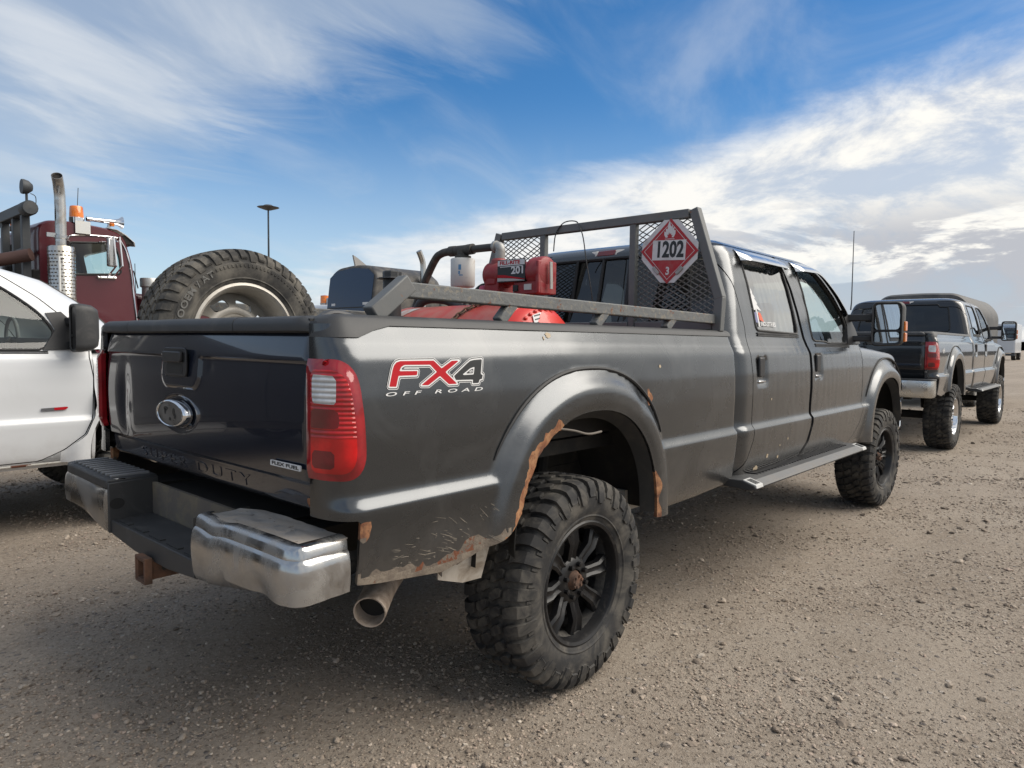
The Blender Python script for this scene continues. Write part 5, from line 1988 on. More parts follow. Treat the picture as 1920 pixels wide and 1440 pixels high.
def extras():
    # tail pipe
    mb = MB()
    path = bez([(-0.06, -0.50, 0.60), (-0.55, -0.62, 0.62), (-0.78, -0.74, 0.585), (-0.965, -0.885, 0.548)], 8)
    mb.tube(path, 0.051, 20, caps=False)
    o = mb.build('exhaust_pipe', mat('dusty_exhaust', (0.36, 0.30, 0.25), 0.9, dirt=((0.16, 0.12, 0.09), 12, 0.4, 0.7, 0.9), bump=(60, 0.5, 0.004)), T1, solid=0.004, smooth=50)
    d = (path[-1] - path[-2]).normalized()
    mb = MB().tube([path[-1] - d * 0.07, path[-1] - d * 0.06], 0.047, 18)  # dark disc put inside for the shade in the pipe
    mb.build('exhaust_shade_disc', VOID, T1)
    # bent bracket hanging behind the arch
    mb = MB().prism([(-0.70, 0.635), (-0.49, 0.690), (-0.458, 0.66), (-0.50, 0.548), (-0.59, 0.552), (-0.70, 0.588)], lambda u, v, d: (u, -0.90 - d - 0.03 * (u + 0.6), v), 0, 0.006)
    mb.build('mud_flap_bracket', mat('muddy_white_plate', (0.40, 0.36, 0.31), 0.85, dirt=((0.2, 0.16, 0.12), 9, 0.42, 0.7, 0.95), bump=(30, 0.4, 0.004)), T1)
    # torn wire in the arch
    mb = MB().tube(bez([(-0.21, -1.00, 1.065), (-0.13, -1.03, 1.052), (-0.05, -1.04, 1.033), (0.03, -1.045, 1.036)], 6), 0.0045, 6)
    mb.build('loose_wire', mat('dusty_wire', (0.16, 0.14, 0.12), 0.9), T1)
    mb = MB().box((0.72, -0.80, 0.71), (0.10, 0.01, 0.07)).box((0.80, -0.75, 0.62), (0.35, 0.06, 0.10))
    mb.build('heat_shield', mat('pale_shield', (0.45, 0.42, 0.38), 0.7), T1)
    # mud streaks fanning out behind the wheel
    rng = random.Random(5)
    mb = MB()
    for k in range(75):
        x = -0.50 - 0.45 * rng.random()
        z = 0.68 + (0.02 + 0.13 * rng.random() ** 2.0) + 0.04 * max(0, (x + 0.6))
        a = math.atan2(z - 0.40, x - 0.02) + rng.gauss(0, 0.12)
        if x < -0.75:
            a = math.atan2(0.10, -1.0) + rng.gauss(0, 0.16)
        L = rng.choice((0.008, 0.012, 0.016, 0.03, 0.05)) * (0.6 + 0.6 * rng.random())
        w = 0.0004 + 0.0007 * rng.random()
        dx, dz = math.cos(a) * L, math.sin(a) * L
        pts = []
        for t, ww in ((0, w), (0.5, w), (1, w * 0.3)):
            px, pz = x + dx * t, z + dz * t
            y = -(float(wside(np.array([px]), np.array([pz]), 0.05)[0]) + 0.0012)
            pts.append((px, y, pz, ww))
        V = []
        for px, y, pz, ww in pts:
            V += [(px - math.sin(a) * ww, y, pz + math.cos(a) * ww), (px + math.sin(a) * ww, y, pz - math.cos(a) * ww)]
        mb.add(V, [(0, 1, 3, 2), (2, 3, 5, 4)])
    o = mb.build('mud_streaks', mat('dry_mud', (0.20, 0.175, 0.145), 0.95), T1, smooth=0)
    o['kind'] = 'stuff'
    # chips in the paint
    mb = MB()
    for x, z, w, h in ((-0.545, 0.735, 0.006, 0.022), (-0.555, 0.725, 0.010, 0.007), (1.90, 1.06, 0.006, 0.012), (2.15, 0.80, 0.007, 0.012), (2.03, 0.77, 0.006, 0.010), (1.85, 0.725, 0.014, 0.022),
                       (2.02, 0.70, 0.012, 0.016), (1.70, 0.665, 0.03, 0.03), (0.62, 0.80, 0.006, 0.03), (-0.17, 1.412, 0.016, 0.018), (-0.20, 1.40, 0.004, 0.012), (0.6, 1.28, 0.008, 0.012)):
        poly = [(x + w * math.cos(a) * (1 + 0.5 * rn(a * 2, x * 9)), z + h * 0.6 * math.sin(a) * (1 + 0.5 * rn(a * 2, z * 9))) for a in np.linspace(0, 5.7, 11)]
        mb.prism(poly, lambda u, v, d: (u, -(float(wbase(v)) + 0.0008 + d), v), 0, 0.0006)
    o = mb.build('paint_chips', mat('chipped_primer', (0.42, 0.34, 0.24), 0.8), T1, smooth=0)
    o['kind'] = 'stuff'


extras()


def window_sticker():
    d = [c for c in T1.children if c.get('label', '').startswith('rear passenger')][0]

    def fn(u, v, dd):
        return (u, -(float(np.interp(v, ZC, WC)) + 0.004 + dd), v)
    tree = [(1.831, 1.725), (1.845, 1.695), (1.839, 1.690), (1.867, 1.668), (1.852, 1.662), (1.887, 1.630), (1.869, 1.628), (1.924, 1.588), (1.881, 1.594), (1.859, 1.598),
            (1.834, 1.590), (1.787, 1.596), (1.811, 1.622), (1.789, 1.626), (1.816, 1.652), (1.804, 1.660), (1.822, 1.685), (1.815, 1.692)]

    def strips(poly, nm, m):
        V, F = grid([[(float(x), -(float(np.interp(z, ZC, WC)) + 0.0005), float(z)) for z in np.arange(1.47, 1.74, 0.006)] for x in np.arange(1.74, 2.2, 0.006)])
        A = np.array(V)
        V, ins, _ = split(V, F, sdf_poly(A[:, (0, 2)], poly))
        mk(nm, V, ins, m, d, smooth=0)
    strips(tree, 'tree_sticker', WHITE_DECAL)
    strips([(1.846, 1.600), (1.862, 1.600), (1.868, 1.492), (1.850, 1.492)], 'sticker_trunk', WHITE_DECAL)
    strips([(1.806, 1.578), (1.846, 1.578), (1.850, 1.515), (1.818, 1.515)], 'sticker_blue', mat('blue_decal', (0.16, 0.17, 0.30), 0.5))
    strips([(1.868, 1.580), (1.905, 1.574), (1.935, 1.522), (1.874, 1.532)], 'sticker_red', mat('orange_red_decal', (0.62, 0.11, 0.05), 0.5))
    V, F = text_mesh('INDUSTRIES', 0.036, 0, 0.0008, 1.0)
    w = max(v[0] for v in V) - min(v[0] for v in V)
    V = [(1.992 + v[0] * 0.225 / w, -(float(np.interp(1.505 + v[1], ZC, WC)) + 0.002), 1.508 + v[1]) for v in V]
    mk('sticker_lettering', V, F, WHITE_DECAL, d, smooth=0)


window_sticker()


# ------------------------------------------------------------------ rack on the bed
def build_rack():
    t = thing('headache_rack', 'grey welded steel rack with mesh panels and peeling side rails on the pickup bed', 'truck rack', (1.345, 0, 1.46))
    O = Vector((1.345, 0, 1.46))

    def b(name, bars, m=RACK, bev=0.005):
        mb = MB()
        for a, c, w, h in bars:
            mb.bar(Vector(a) - O, Vector(c) - O, w, h, up=(1, 0, 0))
        return mb.build(name, m, t, bevel=bev)
    X = 1.345
    for s in (-1, 1):
        b('post', [((X, s * 0.735, 2.13), (X, s * 0.898, 1.630), 0.052, 0.052)])
        b('post_foot', [((X, s * 0.898, 1.640), (X, s * 0.888, 1.455), 0.050, 0.050)])
        b('inner_post', [((X, s * 0.345, 2.085), (X, s * 0.345, 1.470), 0.042, 0.042)])
        b('bottom_bar', [((X + 0.004, s * 0.862, 1.487), (X + 0.004, s * 0.37, 1.487), 0.05, 0.046)])
    b('top_bar', [((X, 0.708, 2.108), (X, -0.708, 2.108), 0.050, 0.050)])
    b('bottom_bar', [((X + 0.004, 0.32, 1.487), (X + 0.004, -0.32, 1.487), 0.05, 0.046)])
    # expanded metal, clipped to the panel outline
    for s in (-1, 1):
        poly = [(s * 0.368, 1.512), (s * 0.868, 1.512), (s * 0.872, 1.640), (s * 0.724, 2.082), (s * 0.368, 2.082)]
        if s < 0:
            poly = poly[::-1]
        mb = MB()
        cw, chh = 0.052, 0.030
        for dr in (-1, 1):
            for k in range(-40, 70):
                # line z = z0 + dr * chh / cw * (y - 0.368 s)
                z0 = 1.512 + k * chh
                pts = []
                m_ = dr * chh / cw
                y0 = s * 0.368
                for i in range(len(poly)):
                    (ya, za), (yb, zb) = poly[i], poly[(i + 1) % len(poly)]
                    fa, fb = za - z0 - m_ * (ya - y0), zb - z0 - m_ * (yb - y0)
                    if fa * fb < 0:
                        q = fa / (fa - fb)
                        pts.append((ya + (yb - ya) * q, za + (zb - za) * q))
                if len(pts) == 2:
                    mb.bar(Vector((X + 0.018 + 0.002 * dr, *pts[0])) - O, Vector((X + 0.018 + 0.002 * dr, *pts[1])) - O, 0.0055, 0.004, up=(1, 0, 0))
        mb.build('mesh_panel', RACK, t, smooth=0)
    # side rails
    for s in (-1, 1):
        y = s * 0.862
        b('side_rail', [((-0.825, y, 1.545), (X - 0.02, y, 1.520), 0.045, 0.050)], RACK_PEEL if True else RACK)
        b('rail_end', [((-0.800, y, 1.568), (-0.940, y, 1.460), 0.050, 0.060)])
        for x0 in (-0.300, 0.300, 0.895):
            zz = 1.545 - 0.0115 * (x0 + 0.825)
            b('rail_post', [((x0, y, zz - 0.01), (x0 - 0.075, y, 1.455), 0.040, 0.040)], RACK_PEEL)
    mb = MB().tube([Vector(p) - O for p in bez([(1.315, 0.24, 1.97), (1.312, 0.222, 2.077), (1.32, 0.165, 2.145), (1.345, 0.09, 2.150), (1.312, 0.03, 2.10), (1.308, 0.0, 2.03), (1.31, -0.025, 1.89), (1.32, -0.067, 1.66), (1.33, -0.07, 1.50)], 8)], 0.004, 6)
    mb.build('cable', PLASTIC_CLEAN, t)
    mb = MB()
    rng = random.Random(3)
    return t


RACK_T = build_rack()


def build_placard():
    t = thing('hazard_placard', 'red diamond flammable placard numbered 1202 hung on the mesh rack', 'placard', (1.312, -0.600, 1.905))
    k = 0.178

    def fn(off):
        # slight clockwise tilt; u to the right in the picture is -y
        ca, sa = math.cos(R(-3)), math.sin(R(-3))
        return lambda u, v, d: (-off - d, -(u * ca - v * sa), u * sa + v * ca)
    e = 0.226
    oc = [(-e + 0.05, -0.045), (-0.045, -e + 0.05), (0.045, -e + 0.05), (e - 0.05, -0.045), (e - 0.05, 0.045), (0.045, e - 0.05), (-0.045, e - 0.05), (-e + 0.05, 0.045)]
    MB().prism(oc, fn(0.0), 0, 0.004).build('backing_plate', WHITE_SIGN, t)
    MB().prism([(-k - .004, 0), (0, -k - .004), (k + .004, 0), (0, k + .004)], fn(0.005), 0, 0.002).build('red_panel', RED_SIGN, t)
    # white keyline
    mb = MB()
    r1, r2 = 0.160, 0.1565
    P = [(-1, 0), (0, -1), (1, 0), (0, 1)]
    for i in range(4):
        a, b = P[i], P[(i + 1) % 4]
        mb.prism([(a[0] * r1, a[1] * r1), (b[0] * r1, b[1] * r1), (b[0] * r2, b[1] * r2), (a[0] * r2, a[1] * r2)], fn(0.0072), 0, 0.0006)
    mb.build('keyline', WHITE_SIGN, t)
    MB().prism([(-0.105, -0.050), (0.105, -0.050), (0.105, 0.062), (-0.105, 0.062)], fn(0.0072), 0, 0.001).build('number_panel', WHITE_SIGN, t)

    def txt(body, size, u0, v0, off, m, name, sx=1.0, bold=0.004):
        V, F = text_mesh(body, size, 0.0, bold, 1.0)
        f = fn(off)
        mk(name, [f(u0 + v[0] * sx, v0 + v[1], 0) for v in V], F, m, t, smooth=0)
    txt('1202', 0.122, 0.004, 0.006, 0.0088, BLACK_DECAL, 'number_lettering', 0.74, 0.0045)
    txt('3', 0.060, 0.0, -0.112, 0.0080, WHITE_SIGN, 'class_number', 0.9, 0.002)
    # burning flame over a line
    fl = [(-0.026, 0.010), (-0.036, 0.026), (-0.036, 0.046), (-0.026, 0.040), (-0.028, 0.062), (-0.018, 0.056), (-0.014, 0.086), (-0.006, 0.105), (0.000, 0.080), (0.006, 0.070), (0.012, 0.082), (0.016, 0.062),
          (0.028, 0.070), (0.024, 0.050), (0.034, 0.050), (0.034, 0.030), (0.024, 0.010), (0.012, 0.012), (0.018, 0.024), (0.010, 0.022), (0.006, 0.036), (0.0, 0.028), (-0.006, 0.040), (-0.010, 0.024), (-0.018, 0.028), (-0.012, 0.012)]
    mb = MB()
    f = fn(0.0074)
    mb.prism([(u, v + 0.066) for u, v in fl], f, 0, 0.0006)
    mb.prism([(-0.030, 0.067), (0.030, 0.067), (0.030, 0.070), (-0.030, 0.070)], f, 0, 0.0006)
    mb.build('flame_symbol', WHITE_SIGN, t)
    for s in (-1, 1):
        mb = MB()
        f = fn(0.008)
        c = (s * 0.074, -0.108)
        a = R(45) * -s
        q = [(-0.010, -0.026), (0.010, -0.026), (0.010, 0.026), (-0.010, 0.026)]
        mb.prism([(c[0] + x * math.cos(a) - y * math.sin(a), c[1] + x * math.sin(a) + y * math.cos(a)) for x, y in q], f, 0, 0.006)
        mb.build('spring_clip', GALV, t, bevel=0.002)


build_placard()


# ------------------------------------------------------------------ spare tyre standing in the bed
def build_spare():
    t = thing('spare_tyre', 'dusty spare tyre on a steel rim standing upright behind the tailgate', 'spare tyre', (-0.690, 0.525, 1.397))
    Rt, W, rim = 0.400, 0.268, 0.232
    make_tyre(Rt, W, rim, 'street').build('tyre', RUBBER_OLD, t, smooth=32)
    mb = MB()
    yo = -0.43 * W
    mb.lathe([(rim - 0.006, yo + 0.03), (rim + 0.008, yo + 0.004), (rim + 0.008, yo - 0.003), (rim - 0.004, yo - 0.008), (rim - 0.012, yo), (rim - 0.018, yo + 0.012), (rim - 0.030, yo + 0.05), (rim - 0.034, yo + 0.15)], axis='y', n=64)
    rimo = mb.build('rim', RIM_STEEL, t, smooth=45)
    cols = []
    for r in np.linspace(0.02, rim - 0.030, 26):
        cols.append([(r * math.sin(a), yo + 0.15 - 0.045 * math.exp(-((r - 0.12) / 0.04) ** 2) - 0.03 * (r < 0.10), r * math.cos(a)) for a in np.linspace(0, 2 * math.pi, 97)])
    V, F = grid(cols)
    for k in range(8):
        a = 2 * math.pi * (k + 0.45) / 8
        A = np.array(V)
        ca, sa = math.cos(a), math.sin(a)
        u, v = A[:, 0] * ca - A[:, 2] * sa, A[:, 0] * sa + A[:, 2] * ca
        s = sdf_poly(np.stack([u, v], -1), round_poly([(-0.038, 0.128), (0.038, 0.128), (0.038, 0.166), (-0.038, 0.166)], 0.01, 3))
        V, _, F = split(V, F, s)
    mk('rim_disc', V, F, RIM_STEEL, t, solid=0.006, smooth=45)
    # raised sidewall lettering
    V, F = text_mesh('OOEM / AT', 0.046, 0.0, 0.001, 1.05)
    xm = 0.5 * (max(v[0] for v in V) + min(v[0] for v in V))
    P, s, N = tyre_outline(Rt, W, rim)
    V2 = []
    for x, y, z in V:
        r = 0.308 + y * 0.85
        th = R(-53) + (x - xm) / 0.295
        i = np.argsort(P[6:, 1])
        yy = float(np.interp(r, P[6:, 1][i], P[6:, 0][i])) + 0.003
        V2.append((r * math.sin(th), -yy, r * math.cos(th)))
    mk('sidewall_lettering', V2, F, mat('worn_white_letters', (0.15, 0.148, 0.14), 0.85), t, smooth=0)


build_spare()


# ------------------------------------------------------------------ fuel tank and transfer pump
def build_tank():
    t = thing('fuel_tank', 'red cylindrical fuel tank with a transfer pump lying across the bed', 'fuel tank', (0.52, 0.14, 1.285))
    O = Vector((0.52, 0.14, 1.285))
    Rk = 0.302
    mb = MB()
    prof = [(0.0, -0.555), (0.10, -0.548), (0.19, -0.528), (0.255, -0.495), (0.287, -0.455), (0.296, -0.42)]
    mb.lathe(prof, axis='y', n=56, cap0=False)
    # radial ribs pressed into the end
    mb.build('tank_end', mat('bright_red_tank', (0.60, 0.035, 0.025), 0.4, coat=0.3), t, smooth=50)
    mb = MB()
    mb.lathe([(0.296, -0.42), (0.303, -0.415), (0.303, -0.39), (0.300, -0.385), (Rk, 0.0), (0.300, 0.50), (0.303, 0.51), (0.30, 0.54), (0.25, 0.60), (0.0, 0.63)], axis='y', n=56)
    mb.build('tank_shell', RED_TANK, t, smooth=50)
    # white patch of old paint over the red
    cols = [[(Rk * 1.0035 * math.sin(a), y, Rk * 1.0035 * math.cos(a)) for a in np.linspace(-0.85, 0.15, 30)] for y in np.linspace(0.10, 0.62, 40)]
    V, F = grid(cols)
    A = np.array(V)
    ang = np.arctan2(A[:, 0], A[:, 2])
    V, ins, _ = split(V, F, sdf_poly(np.stack([A[:, 1], ang], -1), [(0.42, -0.66), (0.52, -0.66), (0.46, -0.36), (0.36, -0.30)]))
    mk('white_patch', V, ins, mat('worn_white_paint', (0.52, 0.50, 0.48), 0.6, dirt=((0.5, 0.2, 0.16), 8, 0.5, 0.7, 0.7, 0.6)), t, smooth=50)
    for y in (-0.37, -0.30):
        mb = MB()
        mb.lathe([(Rk + 0.001, y - 0.012), (Rk + 0.004, y - 0.010), (Rk + 0.004, y + 0.010), (Rk + 0.001, y + 0.012)], axis='y', n=48)
        mb.build('strap', SEAL, t) if y < -0.35 else None
    mb = MB()
    for k in range(9):
        a = R(-62 + k * 9)
        mb.box((0.262 * math.sin(a), -0.488, 0.262 * math.cos(a)), (0.020, 0.016, 0.022), Matrix.Rotation(a, 3, 'Y'))
    mb.build('end_ribs', mat('bright_red_tank', (0.6, 0.03, 0.02)), t, bevel=0.006)
    mb = MB().prism([(-0.115, 0.175), (-0.045, 0.190), (-0.045, 0.250), (-0.115, 0.232)], lambda u, v, d: (u, -0.512 - d + 0.0 + (v - 0.2) * 0.35, v), 0, 0.002)
    mb.build('warning_label', WHITE_DECAL, t)
    mb = MB()
    for z in (0.19, 0.208, 0.226):
        mb.prism([(-0.105, z), (-0.055, z + 0.010), (-0.055, z + 0.016), (-0.105, z + 0.006)], lambda u, v, d: (u, -0.5145 - d + (v - 0.2) * 0.35, v), 0, 0.001)
    mb.build('label_print', BLACK_DECAL, t)
    # filler cap on its neck
    q = Vector((0.28, 0.585, 1.735)) - O
    mb = MB()
    mb.lathe([(0.052, -0.24), (0.052, 0.0)], tuple(q), 'z', 20)
    mb.lathe([(0.0, 0.045), (0.050, 0.045), (0.055, 0.038), (0.055, 0.006), (0.090, 0.004), (0.092, -0.002), (0.05, -0.004)], tuple(q), 'z', 8)
    mb.build('filler_cap', PLASTIC, t, smooth=30, bevel=0.003)
    # pump: one assembly with its own pieces
    pump = MB()
    X = 0.60

    def L(p):
        return tuple(Vector(p) - O)
    pump.lathe([(0.0, 0.125), (0.055, 0.122), (0.072, 0.11), (0.075, 0.0), (0.070, -0.012), (0.0, -0.012)], L((X, 0.0, 1.752)), 'y', 28)
    pump.box(L((X, 0.05, 1.70)), (0.125, 0.105, 0.12))
    pump.lathe([(0.050, -0.06), (0.052, 0.0), (0.045, 0.075), (0.032, 0.082), (0.0, 0.082)], L((X, 0.05, 1.76)), 'z', 20)
    pump.box(L((X - 0.062, 0.05, 1.735)), (0.014, 0.07, 0.08))
    pump.lathe([(0.0, -0.30), (0.060, -0.30), (0.078, -0.292), (0.080, -0.27), (0.078, -0.205), (0.06, -0.20), (0.06, -0.01)], L((X, 0.0, 1.752)), 'y', 28)
    pump.box(L((X, -0.205, 1.668)), (0.12, 0.185, 0.068))
    pump.box(L((X, -0.285, 1.72)), (0.15, 0.022, 0.17))
    pump.box(L((X, 0.05, 1.62)), (0.09, 0.09, 0.10))
    po = pump.build('pump', RED_PUMP, t, bevel=0.006, smooth=40)
    mb = MB().box(L((X - 0.074, -0.108, 1.762)), (0.004, 0.196, 0.118))
    mb.build('pump_label', BLACK_DECAL, po)
    mb = MB().box(L((X - 0.077, -0.108, 1.803)), (0.002, 0.190, 0.028))
    mb.build('label_band', WHITE_DECAL, po)
    mb = MB().prism([(-0.010, 1.728), (-0.10, 1.722), (-0.204, 1.708), (-0.204, 1.715), (-0.11, 1.731), (-0.06, 1.740), (-0.010, 1.742)], lambda u, v, d: L((X - 0.0768 - d, u, v)), 0, 0.0005)
    mb.build('label_stripe', RED_DECAL, po)
    mb = MB().prism([(-0.010, 1.708), (-0.204, 1.706), (-0.204, 1.712), (-0.10, 1.720), (-0.010, 1.726)], lambda u, v, d: L((X - 0.0768 - d, u, v)), 0, 0.0005)
    mb.build('label_base', mat('grey_print', (0.40, 0.39, 0.38), 0.5), po)

    def txt(body, size, y, z, off, m, name, wd, bold):
        V, F = text_mesh(body, size, 0, bold, 1.0)
        w = max(v[0] for v in V) - min(v[0] for v in V)
        mk(name, [L((X - off, y - v[0] * wd / w, z + v[1])) for v in V], F, m, po, smooth=0)
    txt('FILL-RITE', 0.026, -0.100, 1.803, 0.0785, RED_DECAL, 'brand_lettering', 0.145, 0.001)
    txt('201', 0.052, -0.158, 1.760, 0.0785, WHITE_DECAL, 'model_lettering', 0.085, 0.002)
    mb = MB().box(L((X - 0.0765, -0.108, 1.783)), (0.001, 0.16, 0.004))
    mb.build('label_rule', WHITE_DECAL, po)
    mb = MB().box(L((X - 0.062, -0.215, 1.672)), (0.006, 0.05, 0.030))
    mb.build('switch_plate', mat('switch_grey', (0.5, 0.5, 0.48), 0.5), po)
    mb = MB().box(L((X - 0.064, -0.13, 1.668)), (0.010, 0.034, 0.034))
    mb.build('switch_lever', SEAL, po, bevel=0.003)
    mb = MB().bar(L((X, -0.318, 1.80)), L((X, -0.322, 1.66)), 0.02, 0.006)
    mb.build('motor_cover', GALV, po)
    # pipework
    mb = MB()
    mb.tube([L(p) for p in bez([(X, 0.78, 1.55), (X, 0.70, 1.70), (X, 0.585, 1.865), (X, 0.52, 1.905), (X, 0.44, 1.912)], 8)], 0.0235, 14)
    mb.tube([L((X, 0.44, 1.912)), L((X, 0.07, 1.909))], 0.0215, 14)
    for y0, y1 in ((0.445, 0.40), (0.255, 0.30), (0.42, 0.28)):
        mb.tube([L((X, y0, 1.912)), L((X, y1, 1.911))], 0.031 if abs(y0 - y1) < 0.1 else 0.029, 12)
    mb.lathe([(0.034, -0.045), (0.034, 0.0)], L((X, 0.338, 1.912)), 'z', 14)
    mb.lathe([(0.048, -0.05), (0.048, -0.035), (0.03, -0.03)], L((X, 0.338, 1.912)), 'z', 14)
    mb.build('pipe', PIPE, t, smooth=45)
    mb = MB()
    mb.tube([L(p) for p in bez([(X, 0.085, 1.909), (X, 0.055, 1.908), (X, 0.042, 1.893), (X, 0.045, 1.835)], 5)], 0.0275, 14)
    mb.tube([L((X, 0.085, 1.909)), L((X, 0.068, 1.909))], 0.034, 12)
    mb.build('elbow', GALV, t, smooth=45)
    mb = MB()
    mb.lathe([(0.0, -0.050), (0.066, -0.050), (0.071, -0.056), (0.071, -0.205), (0.064, -0.214), (0.0, -0.216)], L((X, 0.338, 1.912)), 'z', 28)
    fo = mb.build('filter_canister', FILTER_WHITE, t, smooth=45)
    mb = MB()
    for dy, dz_, w, h in ((0.030, -0.105, 0.016, 0.030), (0.034, -0.135, 0.010, 0.018), (0.022, -0.150, 0.022, 0.006)):
        a0 = math.atan2(dy, 0.071) - 0.95
        cols = [[(0.0716 * -math.cos(a), 0.0716 * math.sin(a), z) for z in (dz_ - h / 2, dz_ + h / 2)] for a in np.linspace(a0 - w * 7, a0 + w * 7, 6)]
        V, F = grid(cols)
        mb.add([tuple(Vector(v) + Vector(L((X, 0.338, 1.912)))) for v in V], F)
    mb.build('filter_print', BLUE_PRINT, fo)
    mb = MB().tube([L(p) for p in bez([(X - 0.02, 0.24, 1.60), (X - 0.02, 0.225, 1.66), (X, 0.19, 1.70), (X, 0.14, 1.705)], 6)], 0.009, 8)
    mb.build('bypass_hose', PLASTIC_CLEAN, t)
    mb = MB().lathe([(0.0, 0.035), (0.022, 0.03), (0.046, -0.02), (0.05, -0.06)], L((X - 0.02, 0.145, 1.665)), 'z', 16)
    mb.build('nozzle_boot', mat('faded_pink_plastic', (0.48, 0.07, 0.13), 0.5), t)
    mb = MB()
    mb.tube([L(p) for p in bez([(0.50, 0.66, 1.50), (0.52, 0.60, 1.62), (0.54, 0.42, 1.625), (0.56, 0.30, 1.57), (0.56, 0.22, 1.56)], 7)], 0.028, 12)
    mb.build('delivery_hose', mat('hose_rubber', (0.03, 0.032, 0.036), 0.5, dirt=((0.13, 0.12, 0.11), 9, 0.5, 0.8, 0.9, 0.6)), t)
    mb = MB().tube([L(p) for p in bez([(0.55, 0.27, 1.575), (0.55, 0.27, 1.63), (0.55, 0.245, 1.65), (0.55, 0.225, 1.63), (0.55, 0.22, 1.575)], 5)], 0.008, 8)
    mb.build('lifting_eye', GREY_STEEL, t)
    # tie-down chain over the barrel
    ch = thing('tie_down_chain', 'rusty steel chain draped over the red fuel tank', 'chain', (0.40, 0.02, 1.55))
    O2 = Vector((0.40, 0.02, 1.55))
    mb = MB()
    k = 22
    for i in range(k):
        a = R(-62 + 96 * i / k)
        y = 0.125 - 0.20 * i / k
        c = Vector((0.52 + (Rk + 0.010) * math.sin(a), y, 1.285 + (Rk + 0.010) * math.cos(a)))
        tdir = Vector((math.cos(a), -0.3, -math.sin(a))).normalized()
        nrm = Vector((math.sin(a), 0, math.cos(a)))
        sd2 = tdir.cross(nrm).normalized()
        if i % 2:
            sd2 = (sd2 * 0.35 + nrm * 0.94).normalized()
        ring = []
        for j in range(12):
            th = 2 * math.pi * j / 12
            ring.append(c + tdir * 0.020 * math.cos(th) + sd2 * 0.0115 * math.sin(th) - O2)
        mb.tube(ring, 0.0042, 6, closed=True)
    mb.build('chain_links', mat('rusty_chain', (0.13, 0.10, 0.075), 0.7, metal=0.4, var=((0.20, 0.10, 0.05), 30, 0.8)), ch)['kind'] = 'stuff'


build_tank()


def build_hose():
    t = thing('coiled_hose', 'black rubber hose coiled on the bed beside the spare tyre', 'hose', (-0.15, 0.25, 1.02))
    pts = []
    for i in range(120):
        a = i / 120 * 2 * math.pi * 3
        r = 0.26 + 0.02 * math.sin(a * 0.7)
        pts.append((r * math.cos(a) * 0.9, r * math.sin(a), 0.30 + 0.035 * (i / 40) + (0.20 * max(0, math.sin(a)) ** 2) * 0.6))
    MB().tube(pts, 0.024, 10).build('hose', mat('hose_rubber', (0.03, 0.03, 0.03)), t)


build_hose()

# ------------------------------------------------------------------ second dark pickup ahead
T2 = thing('pickup_truck', 'black lifted crew cab pickup with chrome wheels parked ahead of the charcoal one', 'pickup truck', (8.75, 0.235, 0.0), R(0.6))
P2 = pickup(T2, dict(paint=PAINT_BLACK, R=0.445, W=0.32, rim=0.245, rim_mat=CHROME_CLEAN, rubber=RUBBER, step=0.026, plain_bumper=True, solid_rear_glass=True, track=0.86,
                     hub_mat=CHROME_CLEAN, dz=0.115))
mb = MB()
for k, (u, v) in enumerate(((0, 0),)):
    pass
V, F = text_mesh('4x4', 0.10, 0, 0.001, 1.0)
mk('four_by_four_decal', [(-0.80 + v[0], -(float(wbase(1.22 + v[1])) + 0.003), 1.335 + v[1]) for v in V], F, WHITE_DECAL, T2, smooth=0)
MB().tube([(1.9, 0.9, 2.0), (1.93, 0.9, 2.15), (1.86, 0.885, 3.34)], [0.012, 0.010, 0.006], 6).build('whip_antenna', GREY_STEEL, T2)

# ------------------------------------------------------------------ white truck on the left
T3 = thing('pickup_truck', 'white crew cab pickup with black mirror and rusty sill beyond the tailgate', 'pickup truck', (-4.25, 3.965, 0.0))
P3 = pickup(T3, dict(paint=PAINT_WHITE, R=0.385, W=0.27, rim=0.222, rim_mat=RIM_STEEL, rubber=RUBBER_OLD, step=0.026, plain_bumper=True, dz=-0.105, white=True, bed_paint=PAINT_BLACK, arch_f=4.16, track=0.83,  # unseen bed made black to darken the tailgate's reflection
                     glass_front=GLASS_CLEAR, glass_side=GLASS_CLEAR))
MB().prism([(2.2, 0.495), (3.58, 0.495), (3.62, 0.52), (3.60, 0.535), (2.2, 0.535)], lambda u, v, d: (u, -0.955 + d, v), 0, 0.06).build('rusty_sill', mat('rusty_white_sill', (0.60, 0.59, 0.55), 0.6, spots=((0.13, 0.045, 0.025), 6.0, 0.50)), T3, bevel=0.01)
MB().prism([(3.40, 0.892), (3.40, 0.874), (3.545, 0.876), (3.56, 0.888), (3.555, 0.896)], lambda u, v, d: (u, -(float(wbase(v + 0.125)) + 0.003 + d), v), 0, 0.008).build('door_badge', [mat('badge_grey', (0.11, 0.11, 0.12), 0.4)], T3)
MB().prism([(3.475, 0.894), (3.475, 0.8755), (3.545, 0.8765), (3.56, 0.889), (3.555, 0.8965)], lambda u, v, d: (u, -(float(wbase(v + 0.125)) + 0.0115 + d), v), 0, 0.001).build('badge_red', [RED_DECAL], T3)


# unseen dark box added over the rear for the tailgate to mirror
mb = MB()
mb.box((0.52, 0, 1.36), (3.72, 2.14, 1.46))
mb.build('reflection_box', mat('dark_box_paint', (0.02, 0.02, 0.022), 0.35, coat=0.6), T3, bevel=0.03)
for k in range(3):
    MB().box((-0.72 + k * 1.24, -1.073, 1.36), (1.18, 0.012, 1.30)).build('reflection_box_panel', mat('dark_box_paint', (0.02, 0.02, 0.022)), T3, bevel=0.004)

